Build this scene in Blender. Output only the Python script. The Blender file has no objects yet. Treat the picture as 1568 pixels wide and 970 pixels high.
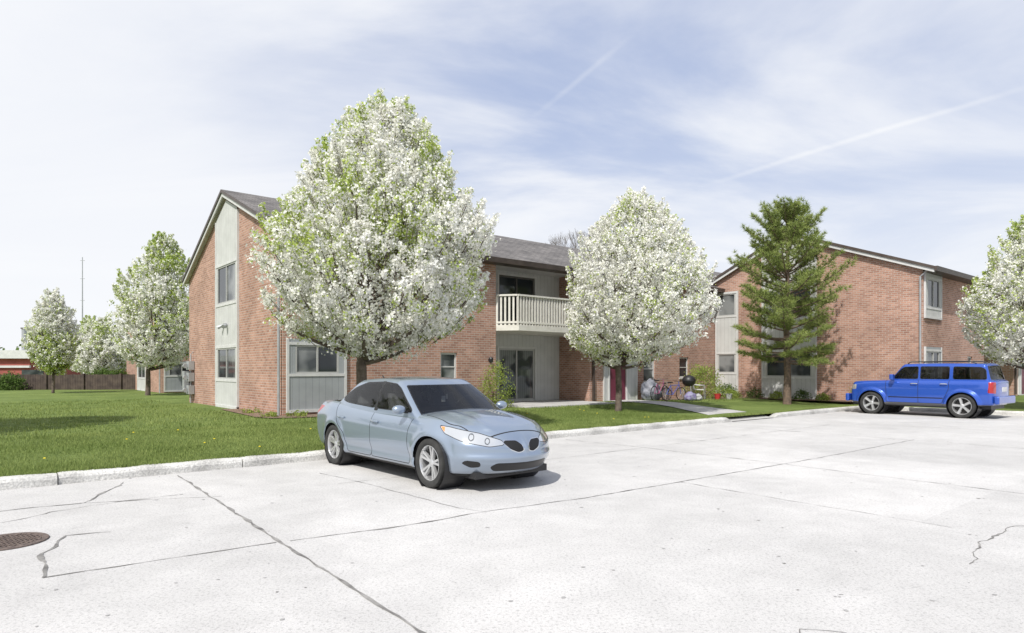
import bpy, bmesh, math, random
import numpy as np
from mathutils import Vector, Matrix, noise
R=math.radians
rng=np.random.default_rng(7); random.seed(7)
scene=bpy.context.scene
scene.view_settings.view_transform='Standard'
scene.view_settings.look='None'
scene.view_settings.exposure=0
# ------------------------------------------------------------------ helpers
def link(o,parent=None):
    scene.collection.objects.link(o)
    if parent: o.parent=parent
    return o
def empty(name,loc=(0,0,0),rz=0):
    e=bpy.data.objects.new(name,None); e.empty_display_size=.3
    e.location=loc; e.rotation_euler=(0,0,rz); return link(e)
def np_mesh(name,V,F,mats=(),mi=None,parent=None,smooth=False,loc=None):
    V=np.asarray(V,dtype=np.float32); F=np.asarray(F,dtype=np.int32)
    me=bpy.data.meshes.new(name); k=F.shape[1]
    me.vertices.add(len(V)); me.vertices.foreach_set('co',V.ravel())
    me.loops.add(F.size); me.loops.foreach_set('vertex_index',F.ravel())
    me.polygons.add(len(F)); me.polygons.foreach_set('loop_start',np.arange(0,F.size,k,dtype=np.int32))
    for m in mats: me.materials.append(m)
    if mi is not None: me.polygons.foreach_set('material_index',np.asarray(mi,dtype=np.int32))
    me.update(calc_edges=True)
    if smooth: me.polygons.foreach_set('use_smooth',np.ones(len(F),dtype=bool))
    o=bpy.data.objects.new(name,me); link(o,parent)
    if loc is not None: o.location=loc
    return o
class MB:
    def __init__(s): s.v=[];s.f=[];s.m=[];s.mats=[]
    def mi(s,m):
        if m not in s.mats: s.mats.append(m)
        return s.mats.index(m)
    def poly(s,pts,m):
        b=len(s.v); s.v+= [tuple(p) for p in pts]; s.f.append(list(range(b,b+len(pts)))); s.m.append(s.mi(m))
    def box(s,x0,x1,y0,y1,z0,z1,m):
        b=len(s.v); s.v+=[(x,y,z) for x in(x0,x1) for y in(y0,y1) for z in(z0,z1)]
        for f in([0,1,3,2],[4,6,7,5],[0,4,5,1],[2,3,7,6],[0,2,6,4],[1,5,7,3]):
            s.f.append([b+i for i in f]); s.m.append(s.mi(m))
    def prism(s,poly,m,axis,a0,a1,mend=None):
        def P(p,a):
            return (a,p[0],p[1]) if axis==0 else ((p[0],a,p[1]) if axis==1 else (p[0],p[1],a))
        b=len(s.v); n=len(poly)
        s.v+=[P(p,a0) for p in poly]+[P(p,a1) for p in poly]
        for i in range(n):
            j=(i+1)%n; s.f.append([b+i,b+j,b+n+j,b+n+i]); s.m.append(s.mi(m))
        for k in(0,n): s.f.append([b+k+i for i in range(n)]); s.m.append(s.mi(mend or m))
    def tube(s,pts,rad,m,n=8,cap=True):
        pts=[Vector(p) for p in pts]
        if not hasattr(rad,'__len__'): rad=[rad]*len(pts)
        b=len(s.v)
        for i,p in enumerate(pts):
            t=(pts[min(i+1,len(pts)-1)]-pts[max(i-1,0)]).normalized()
            a=t.cross(Vector((0,0,1))) if abs(t.z)<.95 else t.cross(Vector((1,0,0)))
            a.normalize(); c=t.cross(a)
            for k in range(n):
                q=p+(a*math.cos(2*math.pi*k/n)+c*math.sin(2*math.pi*k/n))*rad[i]; s.v.append(tuple(q))
        for i in range(len(pts)-1):
            for k in range(n):
                s.f.append([b+i*n+k,b+i*n+(k+1)%n,b+(i+1)*n+(k+1)%n,b+(i+1)*n+k]); s.m.append(s.mi(m))
        if cap:
            for i in(0,len(pts)-1): s.f.append([b+i*n+k for k in range(n)]); s.m.append(s.mi(m))
    def lathe(s,prof,m,axis='y',n=40,c=(0,0,0)):
        b=len(s.v)
        for r,h in prof:
            for k in range(n):
                a=2*math.pi*k/n; p=(r*math.cos(a),h,r*math.sin(a)) if axis=='y' else (r*math.cos(a),r*math.sin(a),h)
                s.v.append((p[0]+c[0],p[1]+c[1],p[2]+c[2]))
        for i in range(len(prof)-1):
            for k in range(n):
                s.f.append([b+i*n+k,b+i*n+(k+1)%n,b+(i+1)*n+(k+1)%n,b+(i+1)*n+k]); s.m.append(s.mi(m))
    def obj(s,name,parent=None,smooth=False,bevel=0):
        me=bpy.data.meshes.new(name); me.from_pydata(s.v,[],s.f)
        for m in s.mats: me.materials.append(m)
        me.polygons.foreach_set('material_index',s.m)
        bm=bmesh.new(); bm.from_mesh(me); bmesh.ops.recalc_face_normals(bm,faces=bm.faces); bm.to_mesh(me); bm.free()
        if smooth:
            me.polygons.foreach_set('use_smooth',[True]*len(me.polygons))
            try: me.set_sharp_from_angle(angle=R(40))
            except Exception: pass
        o=bpy.data.objects.new(name,me); link(o,parent)
        if bevel:
            md=o.modifiers.new('b','BEVEL'); md.width=bevel; md.segments=2; md.limit_method='ANGLE'
        return o
# ------------------------------------------------------------------ materials
def N(nt,t,**k):
    n=nt.nodes.new(t)
    for a,b in k.items():
        if a=='ins':
            for i,v in b.items(): n.inputs[i].default_value=v
        else: setattr(n,a,b)
    return n
def base(name):
    m=bpy.data.materials.new(name); m.use_nodes=True; nt=m.node_tree
    return m,nt,nt.nodes['Principled BSDF'],nt.links.new
def c4(c): return (c[0],c[1],c[2],1)
def pmat(name,c1,c2=None,scale=3,rough=.7,metal=0,bump=0,bscale=40,spec=.5,coat=0,detail=6,fine=0,fscale=80,lo=.35,hi=.65):
    m,nt,p,L=base(name)
    p.inputs['Roughness'].default_value=rough; p.inputs['Metallic'].default_value=metal
    p.inputs['Specular IOR Level'].default_value=spec; p.inputs['Coat Weight'].default_value=coat
    p.inputs['Base Color'].default_value=c4(c1)
    tc=N(nt,'ShaderNodeTexCoord')
    if c2:
        n=N(nt,'ShaderNodeTexNoise',ins={'Scale':scale,'Detail':detail}); L(tc.outputs['Object'],n.inputs['Vector'])
        mr=N(nt,'ShaderNodeMapRange',ins={1:lo,2:hi}); L(n.outputs['Fac'],mr.inputs[0])
        mx=N(nt,'ShaderNodeMix',data_type='RGBA'); mx.inputs[6].default_value=c4(c1); mx.inputs[7].default_value=c4(c2)
        L(mr.outputs[0],mx.inputs[0]); out=mx.outputs[2]
        if fine:
            n2=N(nt,'ShaderNodeTexNoise',ins={'Scale':fscale,'Detail':3}); L(tc.outputs['Object'],n2.inputs['Vector'])
            mr2=N(nt,'ShaderNodeMapRange',ins={1:.3,2:.7,3:1-fine,4:1+fine}); L(n2.outputs['Fac'],mr2.inputs[0])
            vm=N(nt,'ShaderNodeVectorMath',operation='SCALE'); L(out,vm.inputs[0]); L(mr2.outputs[0],vm.inputs['Scale']); out=vm.outputs[0]
        L(out,p.inputs['Base Color'])
    if bump:
        n=N(nt,'ShaderNodeTexNoise',ins={'Scale':bscale,'Detail':4}); L(tc.outputs['Object'],n.inputs['Vector'])
        b=N(nt,'ShaderNodeBump',ins={'Strength':bump,'Distance':.02}); L(n.outputs['Fac'],b.inputs['Height']); L(b.outputs[0],p.inputs['Normal'])
    return m
def leafmat(name,c1,c2,trans=.35,scale=2.5,rough=.6):
    m,nt,p,L=base(name)
    g=N(nt,'ShaderNodeNewGeometry'); tc=N(nt,'ShaderNodeTexCoord')
    n=N(nt,'ShaderNodeTexNoise',ins={'Scale':scale,'Detail':2}); L(tc.outputs['Object'],n.inputs['Vector'])
    ad=N(nt,'ShaderNodeMath',operation='MULTIPLY_ADD'); L(g.outputs['Random Per Island'],ad.inputs[0]); ad.inputs[1].default_value=.6
    mr=N(nt,'ShaderNodeMapRange',ins={1:.3,2:.7,3:-.1,4:.5}); L(n.outputs['Fac'],mr.inputs[0]); L(mr.outputs[0],ad.inputs[2])
    mx=N(nt,'ShaderNodeMix',data_type='RGBA'); mx.inputs[6].default_value=c4(c1); mx.inputs[7].default_value=c4(c2); L(ad.outputs[0],mx.inputs[0])
    nt.nodes.remove(p); p=N(nt,'ShaderNodeBsdfDiffuse'); L(mx.outputs[2],p.inputs[0])
    t=N(nt,'ShaderNodeBsdfTranslucent'); L(mx.outputs[2],t.inputs[0])
    ms=N(nt,'ShaderNodeMixShader'); ms.inputs[0].default_value=trans
    L(p.outputs[0],ms.inputs[1]); L(t.outputs[0],ms.inputs[2]); L(ms.outputs[0],nt.nodes['Material Output'].inputs[0])
    return m
def brick_mat():
    m,nt,p,L=base('brick'); tc=N(nt,'ShaderNodeTexCoord'); sx=N(nt,'ShaderNodeSeparateXYZ'); L(tc.outputs['Object'],sx.inputs[0])
    ad=N(nt,'ShaderNodeMath',operation='ADD'); L(sx.outputs[0],ad.inputs[0]); L(sx.outputs[1],ad.inputs[1])
    cb=N(nt,'ShaderNodeCombineXYZ'); L(ad.outputs[0],cb.inputs[0]); L(sx.outputs[2],cb.inputs[1])
    b=N(nt,'ShaderNodeTexBrick',ins={'Scale':1,'Brick Width':.22,'Row Height':.078,'Mortar Size':.009,'Mortar Smooth':.2,'Bias':-.1,
        'Color1':(.45,.262,.195,1),'Color2':(.30,.160,.115,1),'Mortar':(.46,.40,.355,1)})
    L(cb.outputs[0],b.inputs['Vector'])
    n=N(nt,'ShaderNodeTexNoise',ins={'Scale':.9,'Detail':8,'Roughness':.65}); L(tc.outputs['Object'],n.inputs['Vector'])
    mr=N(nt,'ShaderNodeMapRange',ins={1:.3,2:.7,3:.80,4:1.2}); L(n.outputs['Fac'],mr.inputs[0])
    vm=N(nt,'ShaderNodeVectorMath',operation='SCALE'); L(b.outputs['Color'],vm.inputs[0]); L(mr.outputs[0],vm.inputs['Scale'])
    L(vm.outputs[0],p.inputs['Base Color']); p.inputs['Roughness'].default_value=.9; p.inputs['Specular IOR Level'].default_value=.15
    bu=N(nt,'ShaderNodeBump',ins={'Strength':.5,'Distance':.01}); L(b.outputs['Fac'],bu.inputs['Height']); bu.invert=True; L(bu.outputs[0],p.inputs['Normal'])
    return m
def siding_mat(name,c):
    m,nt,p,L=base(name); tc=N(nt,'ShaderNodeTexCoord'); sx=N(nt,'ShaderNodeSeparateXYZ'); L(tc.outputs['Object'],sx.inputs[0])
    ad=N(nt,'ShaderNodeMath',operation='ADD'); L(sx.outputs[0],ad.inputs[0]); L(sx.outputs[1],ad.inputs[1])
    pp=N(nt,'ShaderNodeMath',operation='PINGPONG'); L(ad.outputs[0],pp.inputs[0]); pp.inputs[1].default_value=.1
    mr=N(nt,'ShaderNodeMapRange',ins={1:0,2:.012,3:.66,4:1}); L(pp.outputs[0],mr.inputs[0])
    n=N(nt,'ShaderNodeTexNoise',ins={'Scale':2,'Detail':6}); L(tc.outputs['Object'],n.inputs['Vector'])
    mr2=N(nt,'ShaderNodeMapRange',ins={1:.3,2:.7,3:.88,4:1.05}); L(n.outputs['Fac'],mr2.inputs[0])
    mu=N(nt,'ShaderNodeMath',operation='MULTIPLY'); L(mr.outputs[0],mu.inputs[0]); L(mr2.outputs[0],mu.inputs[1])
    vm=N(nt,'ShaderNodeVectorMath',operation='SCALE'); vm.inputs[0].default_value=c; L(mu.outputs[0],vm.inputs['Scale'])
    L(vm.outputs[0],p.inputs['Base Color']); p.inputs['Roughness'].default_value=.8
    return m
def roof_mat():
    m,nt,p,L=base('shingles'); tc=N(nt,'ShaderNodeTexCoord')
    b=N(nt,'ShaderNodeTexBrick',ins={'Scale':1,'Brick Width':.3,'Row Height':.14,'Mortar Size':.012,'Color1':(.19,.175,.165,1),'Color2':(.12,.112,.108,1),'Mortar':(.06,.057,.055,1)})
    L(tc.outputs['Object'],b.inputs['Vector'])
    n=N(nt,'ShaderNodeTexNoise',ins={'Scale':1.3,'Detail':8}); L(tc.outputs['Object'],n.inputs['Vector'])
    mr=N(nt,'ShaderNodeMapRange',ins={1:.3,2:.7,3:.75,4:1.25}); L(n.outputs['Fac'],mr.inputs[0])
    vm=N(nt,'ShaderNodeVectorMath',operation='SCALE'); L(b.outputs['Color'],vm.inputs[0]); L(mr.outputs[0],vm.inputs['Scale'])
    L(vm.outputs[0],p.inputs['Base Color']); p.inputs['Roughness'].default_value=.95
    return m
def blinds_mat():
    m,nt,p,L=base('door_glass_blinds'); tc=N(nt,'ShaderNodeTexCoord'); sx=N(nt,'ShaderNodeSeparateXYZ'); L(tc.outputs['Object'],sx.inputs[0])
    pp=N(nt,'ShaderNodeMath',operation='PINGPONG'); L(sx.outputs[0],pp.inputs[0]); pp.inputs[1].default_value=.05
    mr=N(nt,'ShaderNodeMapRange',ins={1:.0,2:.05,3:.55,4:1}); L(pp.outputs[0],mr.inputs[0])
    n=N(nt,'ShaderNodeTexNoise',ins={'Scale':1.7,'Detail':1}); L(tc.outputs['Object'],n.inputs['Vector'])
    m3=N(nt,'ShaderNodeMapRange',ins={1:.44,2:.54}); L(n.outputs['Fac'],m3.inputs[0])
    mu=N(nt,'ShaderNodeMath',operation='MULTIPLY'); L(mr.outputs[0],mu.inputs[0]); L(m3.outputs[0],mu.inputs[1])
    mx=N(nt,'ShaderNodeMix',data_type='RGBA'); mx.inputs[6].default_value=(.045,.052,.056,1); mx.inputs[7].default_value=(.22,.235,.235,1); L(mu.outputs[0],mx.inputs[0])
    L(mx.outputs[2],p.inputs['Base Color']); p.inputs['Roughness'].default_value=.05; return m
M={}
M['brick']=brick_mat()
M['siding']=siding_mat('siding',(.55,.555,.54)); M['siding_grey']=siding_mat('siding_grey',(.33,.35,.36))
M['trim']=pmat('white_trim',(.62,.62,.605),(.54,.54,.53),4,.6)
M['rail']=pmat('cream_rail',(.70,.68,.62),(.62,.60,.54),5,.6)
M['roof']=roof_mat()
M['brown']=pmat('brown_metal',(.06,.045,.038),(.085,.065,.055),3,.45)
M['glass']=pmat('window_glass',(.020,.025,.030),(.07,.08,.085),1.3,.04,lo=.45,hi=.7,detail=1)
M['glass2']=pmat('window_glass_curtained',(.05,.058,.062),(.24,.25,.25),1.1,.05,lo=.42,hi=.6,detail=2)
M['blind']=blinds_mat()
M['frame']=pmat('window_frame',(.42,.42,.405),None,rough=.5)
M['dframe']=pmat('dark_frame',(.10,.095,.09),None,rough=.5)
M['maroon']=pmat('maroon_door',(.16,.03,.055),(.13,.025,.045),3,.45)
M['conc']=pmat('kerb_concrete',(.60,.59,.56),(.35,.34,.32),1.6,.9,bump=.6,bscale=25,fine=.26,fscale=40,lo=.42,hi=.74)
M['walk']=pmat('walk_concrete',(.50,.49,.47),(.42,.41,.40),1.5,.9,bump=.2,bscale=60,fine=.12,fscale=60)
M['bark']=pmat('bark',(.16,.125,.10),(.08,.062,.05),8,.95,bump=.8,bscale=30)
M['pbark']=pmat('pine_bark',(.20,.14,.10),(.10,.075,.06),10,.95,bump=.8,bscale=30)
M['metal']=pmat('grey_metal',(.42,.43,.44),(.34,.35,.36),4,.45,.3)
M['black']=pmat('black_plastic',(.02,.02,.022),None,rough=.45)
M['blossom']=leafmat('blossom',(.86,.85,.77),(.90,.90,.88),.36)
M['leaf']=leafmat('young_leaf',(.36,.47,.10),(.60,.68,.22),.45)
M['shrub']=leafmat('shrub_leaf',(.21,.30,.07),(.42,.48,.13),.4)
M['shrubd']=leafmat('dark_shrub_leaf',(.07,.12,.035),(.15,.22,.06),.3)
M['needle']=leafmat('pine_needle',(.15,.21,.06),(.42,.48,.16),.32)
M['mulch']=pmat('mulch',(.13,.085,.06),(.24,.17,.12),9,.95,bump=1,bscale=30,fine=.4,fscale=50)
# ------------------------------------------------------------------ frame of the estate: kerbs and buildings share one axis
ANG=math.atan2(.639,.769); OX,OY=-6.47,18.44; GZ=.25
cu,su=math.cos(ANG),math.sin(ANG)
def W(s,d,z=0): return (OX+cu*s-su*d, OY+su*s+cu*d, z)
def Wn(s,d): return OX+cu*s-su*d, OY+su*s+cu*d
# ------------------------------------------------------------------ ground
def grass_mat():
    m,nt,p,L=base('grass'); tc=N(nt,'ShaderNodeTexCoord')
    def noi(sc,d=5):
        n=N(nt,'ShaderNodeTexNoise',ins={'Scale':sc,'Detail':d,'Roughness':.65}); L(tc.outputs['Object'],n.inputs['Vector']); return n.outputs['Fac']
    cr=N(nt,'ShaderNodeValToRGB'); e=cr.color_ramp.elements
    e[0].position=.36; e[0].color=(.085,.13,.035,1); e[1].position=.66; e[1].color=(.24,.30,.09,1)
    ad=N(nt,'ShaderNodeMath',operation='MULTIPLY_ADD'); L(noi(30),ad.inputs[0]); ad.inputs[1].default_value=.5
    m2=N(nt,'ShaderNodeMath',operation='MULTIPLY'); L(noi(.45,7),m2.inputs[0]); m2.inputs[1].default_value=.5; L(m2.outputs[0],ad.inputs[2])
    L(ad.outputs[0],cr.inputs[0]); L(cr.outputs[0],p.inputs['Base Color']); p.inputs['Roughness'].default_value=.9; p.inputs['Specular IOR Level'].default_value=.1
    b=N(nt,'ShaderNodeBump',ins={'Strength':.9,'Distance':.04}); L(noi(50),b.inputs['Height']); L(b.outputs[0],p.inputs['Normal'])
    return m
M['grass']=grass_mat()
def lot_mat():
    m,nt,p,L=base('lot_concrete'); tc=N(nt,'ShaderNodeTexCoord')
    def noi(sc,d=5,ro=.6,dist=0):
        n=N(nt,'ShaderNodeTexNoise',ins={'Scale':sc,'Detail':d,'Roughness':ro,'Distortion':dist}); L(tc.outputs['Object'],n.inputs['Vector']); return n.outputs['Fac']
    def mr(s,a,b,c,d):
        n=N(nt,'ShaderNodeMapRange',ins={1:a,2:b,3:c,4:d}); L(s,n.inputs[0]); return n.outputs[0]
    def mul(a,b):
        n=N(nt,'ShaderNodeMath',operation='MULTIPLY'); L(a,n.inputs[0]); L(b,n.inputs[1]); return n.outputs[0]
    f=mr(noi(.3,6,.6,.6),.35,.65,.87,1.05)
    f=mul(f,mr(noi(1.7,7,.7,.4),.3,.7,.90,1.07))
    f=mul(f,mr(noi(42,3,.7),.36,.48,.74,1.02))      # aggregate pitting
    f=mul(f,mr(noi(110,2,.6),.3,.7,.86,1.12))
    f=mul(f,mr(noi(5,4,.6),.24,.33,.80,1.0))       # dark blots
    mp=N(nt,'ShaderNodeMapping'); mp.inputs['Rotation'].default_value=(0,0,-ANG); mp.inputs['Scale'].default_value=(.2,.2,.2); L(tc.outputs['Object'],mp.inputs[0])
    v=N(nt,'ShaderNodeTexVoronoi',ins={'Scale':1,'Randomness':0}); L(mp.outputs[0],v.inputs['Vector'])
    sx=N(nt,'ShaderNodeSeparateColor'); L(v.outputs['Color'],sx.inputs[0]); f=mul(f,mr(sx.outputs[0],0,1,.95,1.03))
    vm=N(nt,'ShaderNodeVectorMath',operation='SCALE'); vm.inputs[0].default_value=(.555,.543,.528); L(f,vm.inputs['Scale'])
    L(vm.outputs[0],p.inputs['Base Color']); p.inputs['Roughness'].default_value=.85; p.inputs['Specular IOR Level'].default_value=.3
    b=N(nt,'ShaderNodeBump',ins={'Strength':.22,'Distance':.008}); L(noi(90),b.inputs['Height']); L(b.outputs[0],p.inputs['Normal'])
    return m
M['lot']=lot_mat()
g=MB(); S=2500; g.poly([(-S,-S,-.06),(S,-S,-.06),(S,S,-.06),(-S,S,-.06)],M['grass']); g.obj('ground')
KD=-7.5; KJ=20.45; KD2=-12.6
g=MB(); g.poly([W(-90,-70),W(110,-70),W(110,KD+.05),W(-90,KD+.05)],M['lot']); lot=g.obj('parking_lot')
KW=.20
def ss(x): x=np.clip(x,0,1); return x*x*(3-2*x)
def kdist(s,d):
    s=np.asarray(s,float); d=np.asarray(d,float)
    b=np.where((s>KJ+KW), d-(KD2+KW), 1e3)
    c=np.where((s>KJ+KW)&(d<KD+KW), s-(KJ+KW), 1e3)
    base_=np.where(s<=KJ+KW, d-(KD+KW), np.minimum(b,c))
    base_=np.where((s>KJ+KW)&(d>=KD+KW), np.minimum(np.hypot(s-KJ-KW,d-KD-KW),b), base_)
    return np.maximum(base_,0)
def lz(s,d): return .14+.11*ss(kdist(s,d)/5.0)
sg=np.concatenate([np.linspace(-90,-16,12),np.linspace(-15,KJ,60),[KJ+KW],np.linspace(KJ+KW+.4,40,20),np.linspace(45,110,8)])
sg=np.unique(np.round(sg,4))
dg=np.unique(np.round(np.concatenate([[KD2+KW],np.linspace(KD2+KW+.4,KD+KW-.3,9),[KD+KW],np.linspace(KD+KW+.3,2,28),np.linspace(4,90,14)]),4))
V=[];F=[];vi={}
for i,s in enumerate(sg):
    for j,d in enumerate(dg):
        vi[i,j]=len(V); z=float(lz(s,d))+ (0.012*noise.noise(Vector((s*.8,d*.8,0))) if kdist(s,d)>.2 else 0); V.append(W(s,d,z))
for i in range(len(sg)-1):
    for j in range(len(dg)-1):
        sm=(sg[i]+sg[i+1])/2; dm=(dg[j]+dg[j+1])/2
        if dm<KD+KW and sm<KJ+KW: continue
        F.append([vi[i,j],vi[i+1,j],vi[i+1,j+1],vi[i,j+1]])
lawn=np_mesh('lawn',V,F,[M['grass']],smooth=True)
kb=MB()
def kerb_run(pts,z1=.145,taper=None):
    prof=[(0,-.05),(.0,.09),(.018,.125),(.045,z1),(KW,z1+.003),(KW+.02,-.05)]
    n=len(pts); rings=[]
    for i,p in enumerate(pts):
        a=Vector(pts[max(i-1,0)]); b=Vector(pts[min(i+1,n-1)]); t=(b-a).normalized(); nn=Vector((-t.y,t.x))
        f=1 if taper is None else taper[i]
        jit=.014*noise.noise(Vector((p[0]*2.1,p[1]*2.1,3)))
        rings.append([W(p[0]+nn.x*(o+jit),p[1]+nn.y*(o+jit),(z if z<0 else z*f+ .014*noise.noise(Vector((p[0]*4,p[1]*5,z*9))))) for o,z in prof])
    for i in range(n-1):
        for k in range(len(prof)-1): kb.poly([rings[i][k],rings[i+1][k],rings[i+1][k+1],rings[i][k+1]],M['conc'])
    for r in(rings[0],rings[-1]): kb.poly(r,M['conc'])
WS0,WS1=10.75,13.15
x=-88
while x<WS0-.5:
    L_=3.0+random.uniform(-.6,.6); e=min(x+L_,WS0); n=16; sh=random.uniform(-.015,.015)
    pts=[(x+.008+(e-x-.016)*i/n,KD+sh+.015*math.sin(x*1.7)) for i in range(n+1)]
    tp=None
    if e>=WS0-.01: tp=[1]*(n-3)+[.9,.7,.35,.12]
    kerb_run(pts,taper=tp); x=e
kerb_run([(WS1+.6*i/4,KD) for i in range(5)]+[(16,KD),(18,KD),(19.8,KD)]+[(20.15,KD-.04),(20.38,KD-.2),(KJ,KD-.5)]+[(KJ,-9),(KJ,-11),(KJ+.02,KD2+.6),(KJ+.15,KD2+.22),(KJ+.5,KD2)]+[(22+3*i,KD2) for i in range(20)],taper=[.12,.35,.7,.9,1]+[1]*31)
kb.obj('kerb',smooth=False)
wk=MB(); pr=None; nn=14
for i in range(nn+1):
    t=i/nn; d=KD-.02+t*(7.5-.05)
    sc=11.95+ (14.15-11.95)*ss(np.array(t*1.15))
    hw=1.2-.45*ss(np.array(t*2)); z=.016+float(lz(sc,d)+.008)*min(1,t*6+.02) if t<.2 else float(lz(sc,d))+.024
    c=(W(sc-hw,d,z),W(sc+hw,d,z))
    if pr: wk.poly([pr[0],pr[1],c[1],c[0]],M['walk'])
    pr=c
wk.obj('walkway')
pt=MB(); pt.prism([W(7.8,-1.6)[:2],W(12.4,-1.6)[:2],W(12.4,1.7)[:2],W(7.8,1.7)[:2]],M['walk'],2,.2,.285); pt.obj('patio')
M['joint']=pmat('joint',(.12,.115,.11),(.30,.29,.275),5,.95)
M['grime']=pmat('grime',(.30,.295,.285),(.40,.392,.385),5,.95)
jt=MB()
def crack(pts,w=.018,j=.015,z=.004):
    P=[]
    for a,b in zip(pts[:-1],pts[1:]):
        n=max(2,int(math.dist(a,b)/.07))
        for i in range(n): P.append((a[0]+(b[0]-a[0])*i/n,a[1]+(b[1]-a[1])*i/n))
    P.append(pts[-1]); pr=None
    for i,p in enumerate(P):
        a=P[max(i-1,0)]; b=P[min(i+1,len(P)-1)]; t=Vector((b[0]-a[0],b[1]-a[1])).normalized(); q=(-t.y,t.x)
        o=j*noise.noise(Vector((p[0]*3,p[1]*3,1)))*2+j*.5*noise.noise(Vector((p[0]*14,p[1]*14,1))); ww=w*(.15+1.3*abs(noise.noise(Vector((p[0]*3,p[1]*3,7))))*1.6+.5*abs(noise.noise(Vector((p[0]*17,p[1]*17,7)))))
        c=((p[0]+q[0]*(o-ww/2),p[1]+q[1]*(o-ww/2),z),(p[0]+q[0]*(o+ww/2),p[1]+q[1]*(o+ww/2),z))
        if pr: jt.poly([pr[0],pr[1],c[1],c[0]],M['joint'])
        pr=c
crack([(-4.96,9.69),(-2.11,5.96),(-.523,3.90),(.9,2.1)],.034,.012)
crack([(-2.04,6.0),(-1.08,6.58),(-.28,7.25),(.93,8.02),(2.34,9.13),(5.2,11.4),(9,14.6)],.022,.01)
crack([(-3.55,4.94),(-3.26,5.15),(-2.15,5.95)],.024,.008)
crack([(-9,6.2),(-5.68,7.25),(-5.04,7.7),(-5.4,9.1)],.03,.03)
crack([(-3.55,4.94),(-4.0,5.6),(-4.25,6.2),(-3.9,6.35)],.035,.03)
crack([(-2.9,9.9),(-2.05,9.05),(-1.3,8.2),(-.6,7.4),(-.28,7.2)],.016,.012)
crack([(-5.04,7.7),(-4.4,7.9),(-3.6,8.1)],.014,.02)
crack([(-4.2,8.2),(-4.9,7.5),(-5.3,6.6)],.012,.05)
crack([(1.2,14.6),(2.4,13.4),(4.4,11.0),(5.2,9.9),(7,7.6),(9,5)],.016,.01,.0045)
crack([(-2.4,9.0),(-1.2,9.9),(1.0,11.7),(5,15.1),(9,18.5)],.015,.01,.0042)
crack([(5.8,18.1),(8,15.5),(11,12),(14,8.3)],.016,.01)
crack([(3.7,5.3),(4.2,5.9),(5.0,6.5),(5.6,6.7),(9,9.0)],.014,.05)
crack([(1.6,3.7),(1.75,3.95),(2.0,3.9)],.014,.02)
crack([(9.5,19.5),(13,16),(17,11)],.016,.01)
crack([(2.34,9.13),(3.2,8.0),(4.4,6.5)],.012,.012,.0046)
jt.obj('pavement_joints',lot)
ch=MB()
for i in range(260):
    y=random.uniform(3,18); x=random.uniform(-.75,.75)*y; r=random.uniform(.006,.022); n=6
    a0=random.uniform(0,6); ch.poly([(x+r*random.uniform(.6,1.4)*math.cos(a0+k*2*math.pi/n),y+r*random.uniform(.5,1.3)*math.sin(a0+k*2*math.pi/n),.0032) for k in range(n)],M['grime'] if i%4 else M['joint'])
ch.obj('pavement_chips',lot)
M['iron']=pmat('cast_iron',(.10,.075,.065),(.17,.13,.11),18,.8,bump=1,bscale=40)
mh=MB(); C=(-4.62,5.95,0)
mh.lathe([(0,.012),(.27,.012),(.275,.006),(.28,.006),(.285,.013),(.33,.013),(.335,.004)],M['iron'],'z',40,C)
for i in range(-5,6):
    for j in range(-5,6):
        if math.hypot(i,j)<5.2: mh.box(C[0]+i*.048-.014,C[0]+i*.048+.014,C[1]+j*.048-.014,C[1]+j*.048+.014,.0125,.018,M['iron'])
mh.obj('manhole_cover')
def blades(name,n,s0,s1,d0,d1,h,w,power=1.0,excl=None):
    s=rng.uniform(s0,s1,n); d=d0+(d1-d0)*rng.uniform(0,1,n)**power
    k=np.ones(n,bool)
    if excl: k&=~excl(s,d)
    s=s[k];d=d[k];n=len(s)
    x,y=Wn(s,d); z=lz(s,d)-.01
    pat=np.array([noise.noise(Vector((a*.9,b*.9,5))) for a,b in zip(x,y)])
    a=rng.uniform(0,2*np.pi,n); hh=h*rng.uniform(.5,1.3,n)*(1+.5*pat); ww=w*rng.uniform(.7,1.3,n); le=rng.normal(0,.35,(n,2))*hh[:,None]
    b=np.stack([x,y,z],1); t=np.stack([np.cos(a)*ww,np.sin(a)*ww,0*a],1)
    tip=b+np.concatenate([le,hh[:,None]],1)
    V=np.stack([b-t,b+t,tip],1).reshape(-1,3); F=np.arange(3*n).reshape(-1,3)
    return np_mesh(name,V,F,[M['blade']],parent=lawn)
M['blade']=leafmat('grass_blade',(.13,.19,.05),(.36,.42,.15),.35,.5)
def ex(s,d): return ((s>-.8)&(d>-1.0)&(s<8))|((s>0)&(d>-.4))|((np.abs(s-(11.95+2.2*ss((d+7.5)/6.5)))<1.22)&(d<-2))|((np.abs(s-14.15)<.8)&(d>-3))|((s>7.7)&(s<12.5)&(d>-1.7))|((s>15.4)&(d>-1.5))
blades('grass_blades_near',140000,-13,10,KD+.18,-2.5,.055,.007,1.3,ex)
blades('grass_blades_far',80000,-20,20.3,-3,14,.07,.012,1.2,ex)
blades('grass_edge',12000,-13,20.3,KD+.14,KD+.28,.07,.006,1)
dn=MB(); M['yel']=pmat('dandelion_yellow',(.75,.6,.03),None,rough=.8)
for i in range(40):
    s=random.uniform(-12,9); d=random.uniform(-7.2,-3)
    x,y,_=W(s,d); z=float(lz(s,d)); dn.lathe([(.0,.06),(.018,.055),(.022,.048),(.0,.04)],M['yel'],'z',8,(x,y,z))
dn.obj('dandelions',lawn)
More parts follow.
